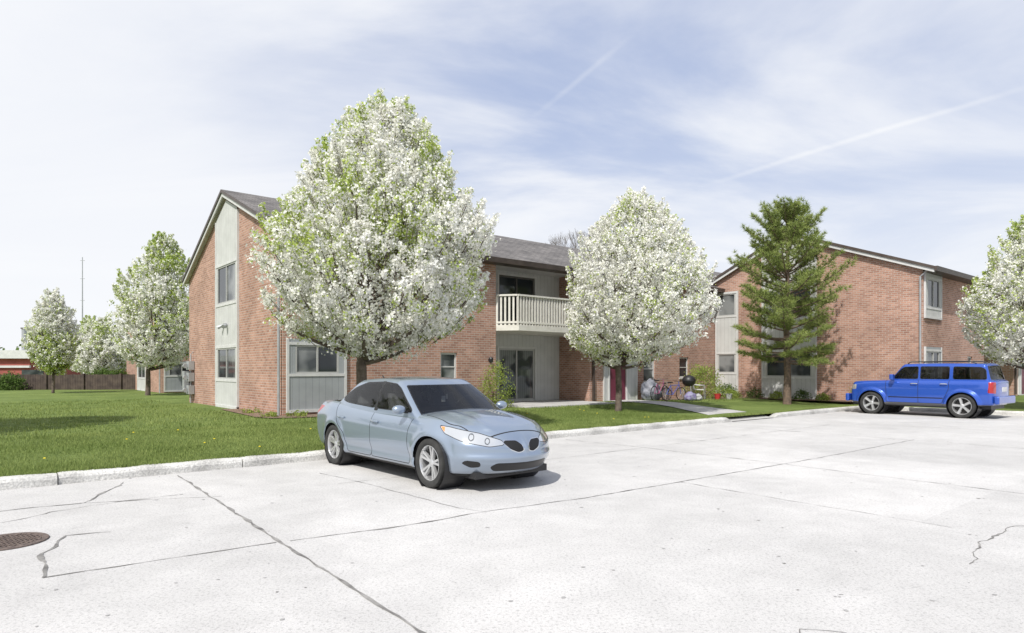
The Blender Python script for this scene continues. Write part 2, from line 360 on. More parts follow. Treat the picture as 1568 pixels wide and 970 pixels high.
# ------------------------------------------------------------------ buildings
def block(parent,S,D,LEN,pre,gable_panels=(),end_wall=True,WD=10.6,RY=5.4):
    """gabled two-storey brick block; facade at y=D (facing -y), gable at x=S (facing -x)"""
    ZF,ZR,ZT=5.28,4.95,7.30
    w=MB(); t=MB(); gl=MB()
    def bx(mb,ax,p0,p1,o0,o1,z0,z1,m):
        if ax==0: mb.box(S+p0,S+p1,D-o1,D-o0,z0,z1,m)
        else: mb.box(S-o1,S-o0,D+p0,D+p1,z0,z1,m)
    def pt(ax,p,o,z): return (S+p,D-o,z) if ax==0 else (S-o,D+p,z)
    def wall(mb,ax,o,p0,p1,z0,z1,ops,m,rev=.12):
        ps=sorted({p0,p1,*[a for q in ops for a in q[:2]]}); zs=sorted({z0,z1,*[a for q in ops for a in q[2:4]]})
        for a,b in zip(ps[:-1],ps[1:]):
            for c,d in zip(zs[:-1],zs[1:]):
                if any(q[0]<=a+1e-6 and b<=q[1]+1e-6 and q[2]<=c+1e-6 and d<=q[3]+1e-6 for q in ops): continue
                mb.poly([pt(ax,a,o,c),pt(ax,b,o,c),pt(ax,b,o,d),pt(ax,a,o,d)],m)
        for q in ops:
            a,b,c,d=q[:4]; i=o-rev
            mb.poly([pt(ax,a,o,c),pt(ax,a,o,d),pt(ax,a,i,d),pt(ax,a,i,c)],m); mb.poly([pt(ax,b,o,c),pt(ax,b,o,d),pt(ax,b,i,d),pt(ax,b,i,c)],m)
            mb.poly([pt(ax,a,o,c),pt(ax,b,o,c),pt(ax,b,i,c),pt(ax,a,i,c)],m); mb.poly([pt(ax,a,o,d),pt(ax,b,o,d),pt(ax,b,i,d),pt(ax,a,i,d)],m)
    def window(ax,o,p0,p1,z0,z1,n=2,m=None,fm=None,fw=.05,hbar=False):
        fm=fm or M['frame']
        for k in range(n):
            a=p0+(p1-p0)*k/n; c=p0+(p1-p0)*(k+1)/n
            mm=m or (M['glass2'] if (k+int(abs(p0)*7+z0*3))%2 else M['glass'])
            gl.poly([pt(ax,a,o,z0),pt(ax,c,o,z0),pt(ax,c,o,z1),pt(ax,a,o,z1)],mm)
        bx(gl,ax,p0,p1,o+.002,o+.032,z0,z0+fw,fm); bx(gl,ax,p0,p1,o+.002,o+.032,z1-fw,z1,fm)
        for k in range(n+1):
            c=p0+(p1-p0)*k/n; a=c-fw/2; 
            if k==0:a=p0
            if k==n:a=p1-fw
            bx(gl,ax,a,a+fw,o+.002,o+.034,z0+fw,z1-fw,fm)
        if hbar:
            c=(z0+z1)/2; bx(gl,ax,p0+fw,p1-fw,o+.002,o+.028,c-.018,c+.018,fm)
    def panel(ax,p0,p1,z0,z1,wins,o=.05,m=None,trim=True):
        wall(t,ax,o,p0,p1,z0,z1,[q[:4] for q in wins],m or M['siding'],.036)
        for q in wins: window(ax,o-.036,*q[:4],n=q[4]if len(q)>4 else 2)
        if trim:
            for a in(p0-.07,p1): bx(t,ax,a,a+.07,0,o+.02,z0,z1,M['trim'])
            for q in wins:
                bx(t,ax,p0,p1,o,o+.02,q[2]-.08,q[2]-.001,M['trim']); bx(t,ax,p0,p1,o,o+.02,q[3]+.001,q[3]+.08,M['trim'])
            bx(t,ax,p0,p1,o,o+.025,z0,z0+.09,M['trim'])
    bw=[(5.31,5.98,.93,1.88),(5.31,5.98,3.65,4.65)]
    rec=(7.66,12.5)
    segs=[(0,rec[0],[q for q in bw])]
    right=[q for q in[(15.9,16.7,.75,1.92),(15.9,16.7,3.65,4.65),(18.5,19.2,.93,1.88),(18.5,19.2,3.65,4.65)]]
    segs.append((rec[1],LEN,right if LEN>20 else []))
    for a,b,ops in segs:
        if b>a:
            wall(w,0,0,a,b,-.3,ZF,ops,M['brick'])
            for q in ops:
                window(0,-.09,*q,n=1,fm=M['trim'],fw=.06,hbar=True); bx(t,0,q[0]-.05,q[1]+.05,0,.04,q[2]-.07,q[2],M['trim'])
    RD=1.77
    w.poly([pt(0,rec[0],0,-.3),pt(0,rec[0],-RD,-.3),pt(0,rec[0],-RD,ZF),pt(0,rec[0],0,ZF)],M['brick'])
    w.poly([pt(0,rec[1],0,-.3),pt(0,rec[1],-RD,-.3),pt(0,rec[1],-RD,ZF),pt(0,rec[1],0,ZF)],M['brick'])
    for z0,z1,dm,fm in((.06,2.15,M['blind'],M['frame']),(2.96,5.05,M['glass'],M['dframe'])):
        wall(t,0,-RD,rec[0],rec[1],z0-.3 if z0<1 else z0,z1+.60 if z0<1 else ZF,[(9.2,11.1,z0,z1)],M['siding'],.08)
        window(0,-RD-.06,9.2,11.1,z0,z1,2,dm,fm,.07)
        bx(t,0,9.12,9.2,-RD,-RD+.03,z0,z1+.08,M['trim']); bx(t,0,11.1,11.18,-RD,-RD+.03,z0,z1+.08,M['trim']); bx(t,0,9.2,11.1,-RD,-RD+.03,z1,z1+.08,M['trim'])
    w.poly([pt(0,rec[0],0,ZF-.06),pt(0,rec[1],0,ZF-.06),pt(0,rec[1],-RD,ZF-.06),pt(0,rec[0],-RD,ZF-.06)],M['trim'])
    bx(t,0,rec[0]+.002,rec[1]-.002,-.12,.0,ZF-.22,ZF-.061,M['trim'])
    b=MB(); path=[(rec[0]+.04,.02),(rec[0]+.5,.62),(rec[1]-.06,.62),(rec[1]-.04,.02)]
    b.prism([(S+rec[0]+.01,D+RD-.01),(S+rec[0]+.01,D-.04),(S+path[1][0],D-.68),(S+rec[1]-.01,D-.68),(S+rec[1]-.01,D+RD-.01)],M['rail'],2,2.70,2.90)
    for a,c in zip(path[:-1],path[1:]):
        L_=math.dist(a,c); n=max(2,int(L_/.135)); ang=math.atan2(-(c[1]-a[1]),c[0]-a[0])
        for k in range(n+1):
            px=a[0]+(c[0]-a[0])*k/n; po=a[1]+(c[1]-a[1])*k/n
            hw=.034; ca,sa=math.cos(ang)*hw,math.sin(ang)*hw; cx,cy=S+px,D-po
            tt=.02
            b.prism([(cx-ca-sa*tt/hw,cy-sa+ca*tt/hw),(cx-ca+sa*tt/hw,cy-sa-ca*tt/hw),(cx+ca+sa*tt/hw,cy+sa-ca*tt/hw),(cx+ca-sa*tt/hw,cy+sa+ca*tt/hw)],M['rail'],2,2.84,3.93)
        for z0,z1,ww in((3.93,3.99,.06),(2.96,3.03,.032)):
            nx,ny=math.sin(ang)*ww,-math.cos(ang)*ww; A=(S+a[0],D-a[1]);C_=(S+c[0],D-c[1])
            b.prism([(A[0]-nx,A[1]-ny),(C_[0]-nx,C_[1]-ny),(C_[0]+nx,C_[1]+ny),(A[0]+nx,A[1]+ny)],M['rail'],2,z0,z1)
    b.obj(pre+'balcony',parent)
    panel(0,.16,1.84,.08,2.2,[(.34,1.66,1.2,2.02)],m=M['siding_grey']); panel(0,.16,1.84,3.3,5.1,[(.34,1.66,3.75,4.85)])
    if LEN>16:
        wall(t,0,.05,13.35,15.35,-.05,ZF-.05,[(13.63,14.67,.02,2.15),(13.7,15.0,3.5,4.8)],M['siding'],.036)
        window(0,.014,13.7,15.0,3.5,4.8)
        for a in(13.28,15.35): bx(t,0,a,a+.07,0,.07,0,ZF-.05,M['trim'])
        bx(gl,0,13.63,14.67,.004,.03,.02,2.15,M['maroon'])
        for zz in((.18,.85),(.98,1.25)):
            for q in(13.75,14.2): bx(gl,0,q,q+.34,.03,.038,zz[0],zz[1],M['maroon'])
        for k in range(3): bx(gl,0,13.76+.28*k,13.98+.28*k,.03,.036,1.45,1.98,M['glass'])
        for a in(13.55,14.67): bx(t,0,a,a+.08,.052,.085,0,2.23,M['trim'])
        bx(t,0,13.63,14.67,.052,.085,2.15,2.23,M['trim'])
        bx(t,0,13.2,15.4,.0,.9,2.5,2.62,M['brown'])
    prof=[(0,-.3),(WD,-.3),(WD,ZR),(RY,ZT),(0,ZF)]
    w.poly([(S,D+a,z) for a,z in prof],M['brick'])
    if end_wall: w.poly([(S+LEN,D+a,z) for a,z in prof],M['brick'])
    w.poly([(S,D+WD,-.3),(S+LEN,D+WD,-.3),(S+LEN,D+WD,ZR),(S,D+WD,ZR)],M['brick'])
    for gp in gable_panels:
        p0,p1,top,wins=gp
        if top is None:
            wall(t,1,.05,p0,p1,.08,5.2,[q[:4] for q in wins],M['siding'],.036)
            for q in wins: window(1,.014,*q[:4],n=q[4])
            def rz(p): return (ZF+(ZT-ZF)*p/RY if p<RY else ZT-(ZT-ZR)*(p-RY)/(WD-RY))-.18
            t.poly([pt(1,p0,.05,5.2),pt(1,p1,.05,5.2),pt(1,p1,.05,rz(p1)),pt(1,RY,.05,rz(RY)),pt(1,p0,.05,rz(p0))],M['siding'])
            for a in(p0-.07,p1): bx(t,1,a,a+.07,0,.07,.08,rz(a)-.05,M['trim'])
            for q in wins:
                for zz in(q[2]-.09,q[3]+.001): bx(t,1,p0,p1,.05,.068,zz,zz+.088,M['trim'])
            bx(t,1,p0,p1,.05,.075,.0,.09,M['trim'])
        else:
            panel(1,p0,p1,.08,top,wins)
    r=MB(); oh=.45; sr=(ZT-ZR)/(WD-RY); ov=.18
    tp=[(-oh,ZF-.05),(RY,ZT+.16),(WD+oh*.6,ZR-sr*oh*.6+.1)]; th=.11
    x0,x1=S-ov-.04,S+LEN+.28
    pl=[(D+tp[0][0],tp[0][1]-th),(D+tp[0][0],tp[0][1]),(D+tp[1][0],tp[1][1]),(D+tp[2][0],tp[2][1]),(D+tp[2][0],tp[2][1]-th),(D+tp[1][0],tp[1][1]-th)]
    r.prism(pl,M['roof'],0,x0,x1,M['brown'])
    for a,c in((tp[0],tp[1]),(tp[1],tp[2])):
        q=[(D+a[0],a[1]-th-.003),(D+c[0],c[1]-th-.003),(D+c[0],c[1]-th-.13),(D+a[0],a[1]-th-.13)]
        t.prism(q,M['trim'],0,S-ov,S-ov+.04)
        t.prism([(D+a[0],a[1]-th-.02),(D+c[0],c[1]-th-.02),(D+c[0],c[1]-th-.05),(D+a[0],a[1]-th-.05)],M['trim'],0,S-ov+.04,S+.0)
    t.prism([(D-oh-.11,ZF-.06),(D-oh-.002,ZF-.06),(D-oh-.002,ZF-.24),(D-oh-.08,ZF-.24)],M['brown'],0,x0,x1)
    t.box(x0+.05,x1-.05,D-oh+.01,D-.002,ZF-.235,ZF-.215,M['brown'])
    for p in(12.62,LEN-.3 if LEN<25 else 2.6):
        if p<LEN and p>10: bx(t,0,p,p+.09,.02,.1,.05,ZF-.3,M['brown'])
    t.tube([pt(1,.06,.10,.0),pt(1,.06,.10,ZF-.4),pt(1,-.2,.10,ZF-.15)],.04,M['metal'],8)
    w.obj(pre+'walls',parent); t.obj(pre+'siding_and_trim',parent); gl.obj(pre+'windows_and_doors',parent); r.obj(pre+'roof',parent)
    return bx
colm=(3.95,6.3,None,[(4.1,6.15,.99,2.05,2),(4.1,6.15,3.6,4.9,2)])
col=(4.15,6.55,None,[(4.3,6.4,.99,2.05,2),(4.3,6.4,3.6,4.9,2)])
B=empty('brick_apartment_building',(OX,OY,GZ),ANG)
block(B,0,0,34,'main_',gable_panels=[colm],WD=10.2,RY=5.15)
block(B,21.4,-9.1,40,'wing_',gable_panels=[col,(7.9,8.98,5.05,[(7.98,8.9,1.15,2.05,1),(7.98,8.9,3.9,4.95,1)])])
k=MB()
for p in(5.0,5.35):
    k.tube([(-.07,p,2.85),(-.22,p+(-.12 if p<5.2 else .12),2.76)],[.03,.07],M['metal'],10)
k.box(-.1,-.05,5.05,5.3,2.8,2.9,M['metal'])
k.obj('floodlights',B)
k=MB()
for z in(.35,.85,1.3):
    k.box(-.22,-.02,9.35,9.75,z,z+.34,M['metal']); k.lathe([(0,.1),(.085,.1),(.1,.02),(.1,0)],M['glass'],'z',14,(-.12,9.94,z+.1)); k.lathe([(.0,-.07),(.09,-.07),(.09,.07),(0,.07)],M['metal'],'y',14,(-.30,9.55,z+.15))
k.box(-.28,-.02,9.8,10.1,.55,1.25,M['metal']); k.tube([(-.1,9.55,0),(-.1,9.55,1.9),(-.02,9.55,2.0)],.025,M['metal'])
k.obj('utility_meters',B)
k=MB(); k.lathe([(.02,0),(.07,.02),(.085,.14),(.05,.2),(0,.22)],M['black'],'z',12,(7.35,-.12,1.55)); k.box(7.32,7.38,-.12,-.0,1.62,1.68,M['black']); k.obj('wall_lamp',B)
B2=empty('brick_apartment_building',(-19.4,36.2,GZ),ANG); B2.scale=(1,1,.80); block(B2,0,0,12,'side_',gable_panels=[col])
# ------------------------------------------------------------------ vegetation
def quadcloud(P,size,nbias=None,asp=1.0):
    n=len(P); a=rng.normal(size=(n,3)); 
    if nbias is not None: a=a+nbias
    a/=np.linalg.norm(a,axis=1)[:,None]
    b=rng.normal(size=(n,3)); t=np.cross(a,b); t/=np.linalg.norm(t,axis=1)[:,None]+1e-9; bt=np.cross(a,t)
    s=size*rng.uniform(.65,1.25,n)[:,None]/2
    t=t*s*asp; bt=bt*s
    return np.stack([P-t,P-bt*.9+a*s*.25,P+t,P+bt*.9+a*s*.25],1)
def cloud_obj(name,Ps,mats,parent,size,mi,nb=None,asp=1.0):
    Q=quadcloud(Ps,size,nb,asp).reshape(-1,3); F=np.arange(len(Q)).reshape(-1,4)
    return np_mesh(name,Q,F,mats,mi,parent)
def fbm(p,s,seed=0): return noise.noise(Vector((p[0]*s+seed,p[1]*s-seed,p[2]*s+2*seed)))
def bez(a,b,c,n): return [((1-t)**2)*a+2*(1-t)*t*b+t*t*c for t in np.linspace(0,1,n)]
def pear(name,x,y,gz,rad,z0,z1,prof,seed,ncl,per,size,green,trunk=.11,off=0,fork=None):
    rg=np.random.default_rng(seed); T=empty(name,(x,y,gz),0)
    hs,rs=zip(*prof)
    def cx(h): return off*min(1,.35+h*2.2)
    def env(h,th):
        r=np.interp(h,hs,rs)*rad
        return r*(1+.28*fbm((math.cos(th)*1.2,math.sin(th)*1.2,h*3.0),1.3,seed)+.14*fbm((math.cos(th)*2.6,math.sin(th)*2.6,h*7),1.4,seed))
    H=z1-z0; fork=fork or z0*.8; mb=MB()
    mb.tube([(0,0,-.15),(0.0,0,.08),(.02,0,fork*.5),(0,.02,fork),(cx(.3)*.7,0,z0+H*.35),(cx(.7),.0,z0+H*.7),(off,0,z1-.3)],[trunk*1.5,trunk*1.12,trunk,trunk*.95,trunk*.5,trunk*.25,.01],M['bark'],10)
    cl=[];cr=[]
    nl=46
    for i in range(nl):
        th=i*2.399+rg.uniform(-.3,.3); h=((i+.5)/nl)**.9*.93+.03
        r=env(h,th)*rg.uniform(.8,.98)
        e=np.array([math.cos(th)*r+cx(h),math.sin(th)*r,z0+H*h])
        sz=fork*.9+(z0+H*h-fork)*.45*rg.uniform(.5,.9); zz_=max(fork*.85,min(sz,z1-1)); s=np.array([cx(max(0,(zz_-z0)/H))*.6*(zz_>fork),0,zz_])
        c=s*.45+e*.55+np.array([math.cos(th)*r*.15,math.sin(th)*r*.15,-(e[2]-s[2])*.22])
        pts=bez(s,c,e,8); r0=trunk*(.55-.38*h)
        mb.tube(pts,[max(.008,r0*(1-t)+.006) for t in np.linspace(0,1,8)],M['bark'],6,False)
        for t in np.linspace(.35,1,9):
            p=((1-t)**2)*s+2*(1-t)*t*c+t*t*e
            cl.append(p+rg.normal(0,.1,3)); cr.append(.15)
            d=rg.normal(size=3); d[2]=abs(d[2])+.5; d/=np.linalg.norm(d); q=p+d*rg.uniform(.2,.5)
            mb.tube([p,q],[.008,.003],M['bark'],4,False); cl.append(q); cr.append(.13)
    for i in range(ncl):
        h=rg.uniform(0.0,1.0); th=rg.uniform(0,2*math.pi)
        if rg.uniform()>.25+np.interp(h,hs,rs): continue
        f=rg.uniform(.0,1)**.32
        r=env(h,th)*f
        p=np.array([math.cos(th)*r+cx(h),math.sin(th)*r,z0+H*h+rg.normal(0,.05)])
        if fbm(p,1.15,seed)+.5*fbm(p,2.9,seed+5)< -.20: continue
        cl.append(p); cr.append(rg.uniform(.07,.15))
    nsp=int(ncl*.16)
    for i in range(nsp):
        h=rg.uniform(.05,1); th=rg.uniform(0,2*math.pi); r=env(h,th)*.93
        p=np.array([math.cos(th)*r+cx(h),math.sin(th)*r,z0+H*h]); d=np.array([math.cos(th)*.6,math.sin(th)*.6,.45+1.2*h]); d/=np.linalg.norm(d); L_=rg.uniform(.12,.42)
        for t in(.35,.7,1.0): cl.append(p+d*L_*t); cr.append(.095-.04*t)
        mb.tube([p-d*.25,p+d*L_],[.008,.003],M['bark'],4,False)
    cl=np.array(cl); cr=np.array(cr); n=len(cl)
    idx=np.repeat(np.arange(n),per); of=rng.normal(size=(len(idx),3)); of*= (cr[idx]*.54)[:,None]
    P=cl[idx]+of; keep=P[:,2]>z0*.82
    gn=np.array([fbm(c,.8,seed+3)+.8*fbm(c,2.4,seed+9) for c in cl])
    P=P[keep]; gP=gn[idx][keep]; of=of[keep]; hh=(P[:,2]-z0)/H
    prob=np.clip(green[0]+green[1]*gP+green[2]*(hh-.5)+green[3]*(-P[:,0]/rad),.04,.9)
    mi=(rng.uniform(size=len(P))<prob).astype(int)
    cloud_obj('blossom_crown',P,[M['blossom'],M['leaf']],T,size,mi,of*10)
    mb.obj('trunk_and_limbs',T,smooth=True); return T
PB=[(0,.22),(.06,.58),(.15,.90),(.3,1.0),(.45,.96),(.6,.78),(.75,.58),(.88,.36),(.96,.2),(1,.05)]
PO=[(0,.25),(.06,.6),(.15,.86),(.3,1.0),(.5,.96),(.66,.76),(.8,.52),(.92,.28),(1,.06)]
pear('flowering_pear_tree',-3.35,14.5,.19,2.40,1.75,7.12,PB,3,4700,24,.060,(.22,.85,.22,.16),trunk=.12,off=.56,fork=1.5)
pear('flowering_pear_tree',3.45,21.2,.19,2.35,1.6,6.95,PO,11,3200,22,.068,(.10,.40,.0,.0),trunk=.10,off=.62,fork=1.4)
pear('flowering_pear_tree',-18.4,33,.25,2.3,1.5,7.9,PO,21,1700,18,.10,(.26,.6,.5,.0),trunk=.11,off=.8)
pear('flowering_pear_tree',-25.3,36,.25,1.2,1.2,5.5,PO,31,800,16,.10,(.22,.5,-.7,.0),trunk=.07)
pear('flowering_pear_tree',-33.5,52,.25,1.9,.9,5.3,PO,41,800,16,.12,(.3,.5,.5,.0),trunk=.09)
pear('flowering_pear_tree',-29.5,47,.25,1.8,.9,4.9,PO,46,700,16,.12,(.2,.5,.5,.0),trunk=.09)
pear('flowering_pear_tree',18.2,22.9,.2,2.2,1.5,6.75,PO,51,2300,20,.072,(.28,.6,.6,.0),trunk=.10,off=.3)
pear('flowering_pear_tree',-13.6,12.2,.2,2.5,1.7,7.4,PB,61,1500,16,.09,(.2,.5,.3,.0),trunk=.11)
def pine(name,x,y,gz,H,seed):
    rg=np.random.default_rng(seed); T=empty(name,(x,y,gz)); mb=MB()
    mb.tube([(0,0,-.1),(0.02,0,1),(-.02,.02,3),(.03,0,5.5),(0,0,H)],[.17,.13,.11,.07,.015],M['pbark'],10)
    tips=[];dirs=[]
    zs=1.75; lev=0
    while zs<H-.12:
        f=(zs-1.6)/(H-1.6); Lm=np.interp(f,[0,.1,.35,.6,.8,.92,1],[1.7,2.35,2.5,2.1,1.6,1.05,.4])
        nb=6
        for k in range(nb):
            th=lev*1.1+k*2*math.pi/nb+rg.uniform(-.4,.4); L_=Lm*rg.uniform(.62,1.12)
            el=np.interp(f,[0,.5,1],[.0,.28,.85])+rg.uniform(-.15,.15)
            d=np.array([math.cos(th)*math.cos(el),math.sin(th)*math.cos(el),math.sin(el)])
            s=np.array([0,0,zs+rg.uniform(-.18,.18)]); e=s+d*L_+np.array([0,0,.16*L_]); c=s+d*L_*.55-np.array([0,0,.05*L_])
            mb.tube(bez(s,c,e,6),[.035*(1-t)*(1.1-f*.6)+.008 for t in np.linspace(0,1,6)],M['pbark'],5,False)
            side=np.array([-math.sin(th),math.cos(th),0])
            for t in np.arange(.30,1.01,.12 if L_>1 else .18):
                p=((1-t)**2)*s+2*(1-t)*t*c+t*t*e
                ms=np.interp(t,[.22,.55,1],[.3,.60,.15])*min(1,L_/1.6)
                for sg in(-1,1):
                    dd=side*sg*rg.uniform(.6,1)+d*.9+np.array([0,0,rg.uniform(.0,.75)]); dd/=np.linalg.norm(dd); ll=ms*rg.uniform(.5,1.3)
                    mb.tube([p,p+dd*ll],[.009,.004],M['pbark'],4,False)
                    for q in np.arange(.12,ll+.1,.14):
                        tips.append(p+dd*q+rg.normal(0,.02,3)); dirs.append(dd+np.array([0,0,.7]))
                tips.append(p+np.array([0,0,.03])); dirs.append(d+np.array([0,0,.8]))
            tips.append(e); dirs.append(d+np.array([0,0,1.2]))
        zs+=np.interp(f,[0,1],[.43,.26]); lev+=1
    for q in np.linspace(0,.6,5): tips.append(np.array([0,0,H-q])); dirs.append(np.array([0,0,1.]))
    tips=np.array(tips); dirs=np.array(dirs); per=22; n=len(tips)*per
    c=np.repeat(tips,per,0); dd=np.repeat(dirs,per,0); dd/=np.linalg.norm(dd,axis=1)[:,None]
    v=rg.normal(size=(n,3)); v/=np.linalg.norm(v,axis=1)[:,None]; v=v+dd*.85; v/=np.linalg.norm(v,axis=1)[:,None]
    L_=rg.uniform(.12,.22,n)[:,None]; w=np.cross(v,rg.normal(size=(n,3))); w/=np.linalg.norm(w,axis=1)[:,None]; w*=.010
    V=np.stack([c-w,c+w,c+v*L_],1).reshape(-1,3); np_mesh('needles',V,np.arange(3*n).reshape(-1,3),[M['needle']],parent=T)
    mb.obj('trunk_and_branches',T,smooth=True)
pine('pine_tree',10.95,26.0,.22,7.65,5)
def shrub(name,x,y,z,r,h,mat,n,size,seed=0,stems=True):
    rg=np.random.default_rng(seed); T=empty(name,(x,y,z)); m=n//14
    th=rg.uniform(0,2*np.pi,m); u=rg.uniform(0,1,m); rr=np.sqrt(rg.uniform(0.1,1,m))*r
    prof=np.sin(np.clip(u*.85+.15,0,1)*np.pi)**.5
    c=np.stack([np.cos(th)*rr*prof,np.sin(th)*rr*prof,u*h*rg.uniform(.8,1.1,m)],1)
    P=np.repeat(c,14,0)+rg.normal(0,r*.13,(m*14,3)); P[:,2]=np.abs(P[:,2])
    cloud_obj('foliage',P,[mat],T,size,None)
    if stems:
        mb=MB()
        for i in range(22):
            q=c[i%m]; mb.tube([(q[0]*.15,q[1]*.15,0),(q[0]*.5,q[1]*.5,q[2]*.5),tuple(q)],[.012,.009,.004],M['bark'],5,False)
        mb.obj('stems',T)
x,y,_=W(7.1,-.75); shrub('leafy_shrub',x,y,.24,.6,1.5,M['shrub'],2600,.05,1)
x,y,_=W(18.7,-1.1); shrub('leafy_shrub',x,y,.24,.85,1.5,M['shrub'],3600,.06,2)
x,y,_=W(20.6,-1.2); shrub('leafy_shrub',x,y,.24,.5,.6,M['shrubd'],1600,.05,3,False)
for i,(s,d,r,h,mt) in enumerate([(20.7,-2.5,.4,.45,'shrubd'),(20.6,-3.6,.35,.35,'shrub'),(20.8,-4.6,.4,.4,'shrubd'),(19.7,-2.0,.4,.35,'shrub'),(20.7,-5.6,.3,.3,'shrub')]):
    x,y,_=W(s,d); shrub('garden_plant',x,y,.24,r,h,M[mt],900,.05,10+i,False)
shrub('evergreen_bush',-27.6,44,.25,1.0,1.25,M['shrubd'],2500,.1,20,False)
shrub('evergreen_bush',-26.0,43.2,.25,.9,1.15,M['shrubd'],2500,.1,21,False)
shrub('evergreen_bush',-31.5,41,.25,.8,1.0,M['shrubd'],2000,.1,22,False)
mu=MB()
def bed(pts,z=.272):
    mu.poly([W(a,b,z) for a,b in pts],M['mulch'])
bed([(-.8,-.1),(-.6,-.85),(.2,-1.1),(3,-.8),(7.6,-.6),(7.6,0),(-.0,0),(-.02,4.0),(-.5,4.2)])
bed([(15.5,0),(15.5,-1.2),(18,-1.6),(20,-2.5),(20.3,-6.5),(20.8,-8.3),(21.38,-8.4),(21.38,0)])
mu.obj('mulch_bed')
for i,(a,b) in enumerate([(.2,-.6),(-.45,-.2),(1.3,-.5),(2.6,-.5),(4.2,-.45),(-.3,1.6)]):
    x,y,_=W(a,b); shrub('ground_cover',x,y,.26,.28,.14,M['shrub'],260,.045,33+i,False)
# ------------------------------------------------------------------ far left things
M['redb']=pmat('red_brick_far',(.34,.10,.08),(.28,.08,.065),1,.9)
M['fence']=pmat('fence_wood',(.055,.04,.035),(.10,.075,.06),3,.9)
fb=MB(); fb.box(-75,-44.3,60,80,0,2.55,M['redb']); fb.box(-75.5,-44,59.6,80.3,2.55,3.3,M['trim']); fb.box(-75.3,-44.2,59.8,60,1.7,1.9,M['trim'])
for i in range(6): fb.box(-70+5*i,-68+5*i,59.93,59.99,.4,1.5,M['glass'])
fb.tube([(-46.3,62,3.2),(-46.3,62,5.4)],.22,M['metal'],12); fb.tube([(-46.3,62,5.4),(-46.3,62,5.5)],.3,M['brown'],12)
ob=fb.obj('low_commercial_building')
fe=MB()
for i in range(150):
    x=-42+i*.16; fe.box(x,x+.15,42,42.03,.2,1.22+.01*(i%3),M['fence'])
for i in range(11): fe.box(-42+i*2.4,-41.88+i*2.4,41.9,42.1,.2,1.3,M['fence'])
fe.box(-42,-18,42.04,42.08,1.0,1.1,M['fence']); fe.obj('wooden_fence')
am=MB(); am.tube([(-59.2,90,0),(-59.2,90,17)],[.12,.05],M['metal'],8)
for z in(8,11,14,16.5): am.box(-59.5,-58.9,89.97,90.03,z,z+.06,M['metal'])
am.obj('radio_mast')
P=[]
for i in range(260):
    x=rng.uniform(-160,-60) if i<90 else rng.uniform(60,220); y=rng.uniform(120,170); h=rng.uniform(2.5,6)
    c=np.array([x,y,h*.5]); P.append(c+rng.normal(size=(70,3))*np.array([3,2,h*.3]))
P=np.concatenate(P); P[:,2]=np.abs(P[:,2]); cloud_obj('distant_trees',P,[M['shrubd']],None,.9,None)
bt=MB(); rg=random.Random(4)
def grow(p,d,l,r,n):
    q=[p[i]+d[i]*l for i in range(3)]; bt.tube([p,q],[r,r*.65],M['bark'],5,False)
    if n==0: return
    for _ in range(3):
        nd=Vector(d)+Vector((rg.uniform(-.6,.6),rg.uniform(-.6,.6),rg.uniform(-.1,.4))); nd.normalize(); grow(q,tuple(nd),l*.74,r*.62,n-1)
grow((5.9,54,0),(0,0,1),3.9,.10,6); bt.obj('bare_tree')
# ------------------------------------------------------------------ things by the entrance
gr=empty('barbecue_grill',W(17.1,-1.5,.27),ANG); k=MB()
k.lathe([(0,.55),(.16,.58),(.26,.68),(.29,.80)],M['black'],'z',20); k.lathe([(.295,.80),(.29,.86),(.22,.98),(.1,1.04),(0,1.05)],M['black'],'z',20)
for a in(0,2.09,4.19): k.tube([(.15*math.cos(a),.15*math.sin(a),.62),(.3*math.cos(a),.3*math.sin(a),0)],.014,M['metal'],6)
k.box(-.06,.06,-.34,-.29,.92,.95,M['brown']); k.obj('kettle',gr,smooth=True)
M['tarp']=pmat('grey_cover',(.30,.31,.35),(.10,.11,.14),5,.6,bump=1,bscale=8); M['purple']=pmat('purple_cloth',(.16,.12,.28),(.3,.3,.4),7,.8,bump=1,bscale=12); M['whitebag']=pmat('white_bag',(.5,.5,.49),(.3,.3,.32),7,.5,bump=1,bscale=9)
M['red']=pmat('red_plastic',(.5,.04,.04),None,rough=.5); M['pinkp']=pmat('pink_paint',(.35,.12,.22),None,rough=.4); M['bluep']=pmat('blue_paint',(.06,.10,.4),None,rough=.4)
def lump(name,s,d,r,h,mat,seed):
    bm=bmesh.new(); bmesh.ops.create_icosphere(bm,subdivisions=4,radius=1)
    for v in bm.verts:
        n=1+.28*noise.noise(v.co*1.7+Vector((seed,0,0)))+.16*noise.noise(v.co*5+Vector((seed,0,0))); v.co*=n; v.co.x*=r; v.co.y*=r*.8; v.co.z=max(0,(v.co.z+.75))*h/1.75
    me=bpy.data.meshes.new(name); bm.to_mesh(me); bm.free(); me.materials.append(mat); me.polygons.foreach_set('use_smooth',[True]*len(me.polygons))
    o=bpy.data.objects.new(name,me); o.location=W(s,d,.26); link(o)
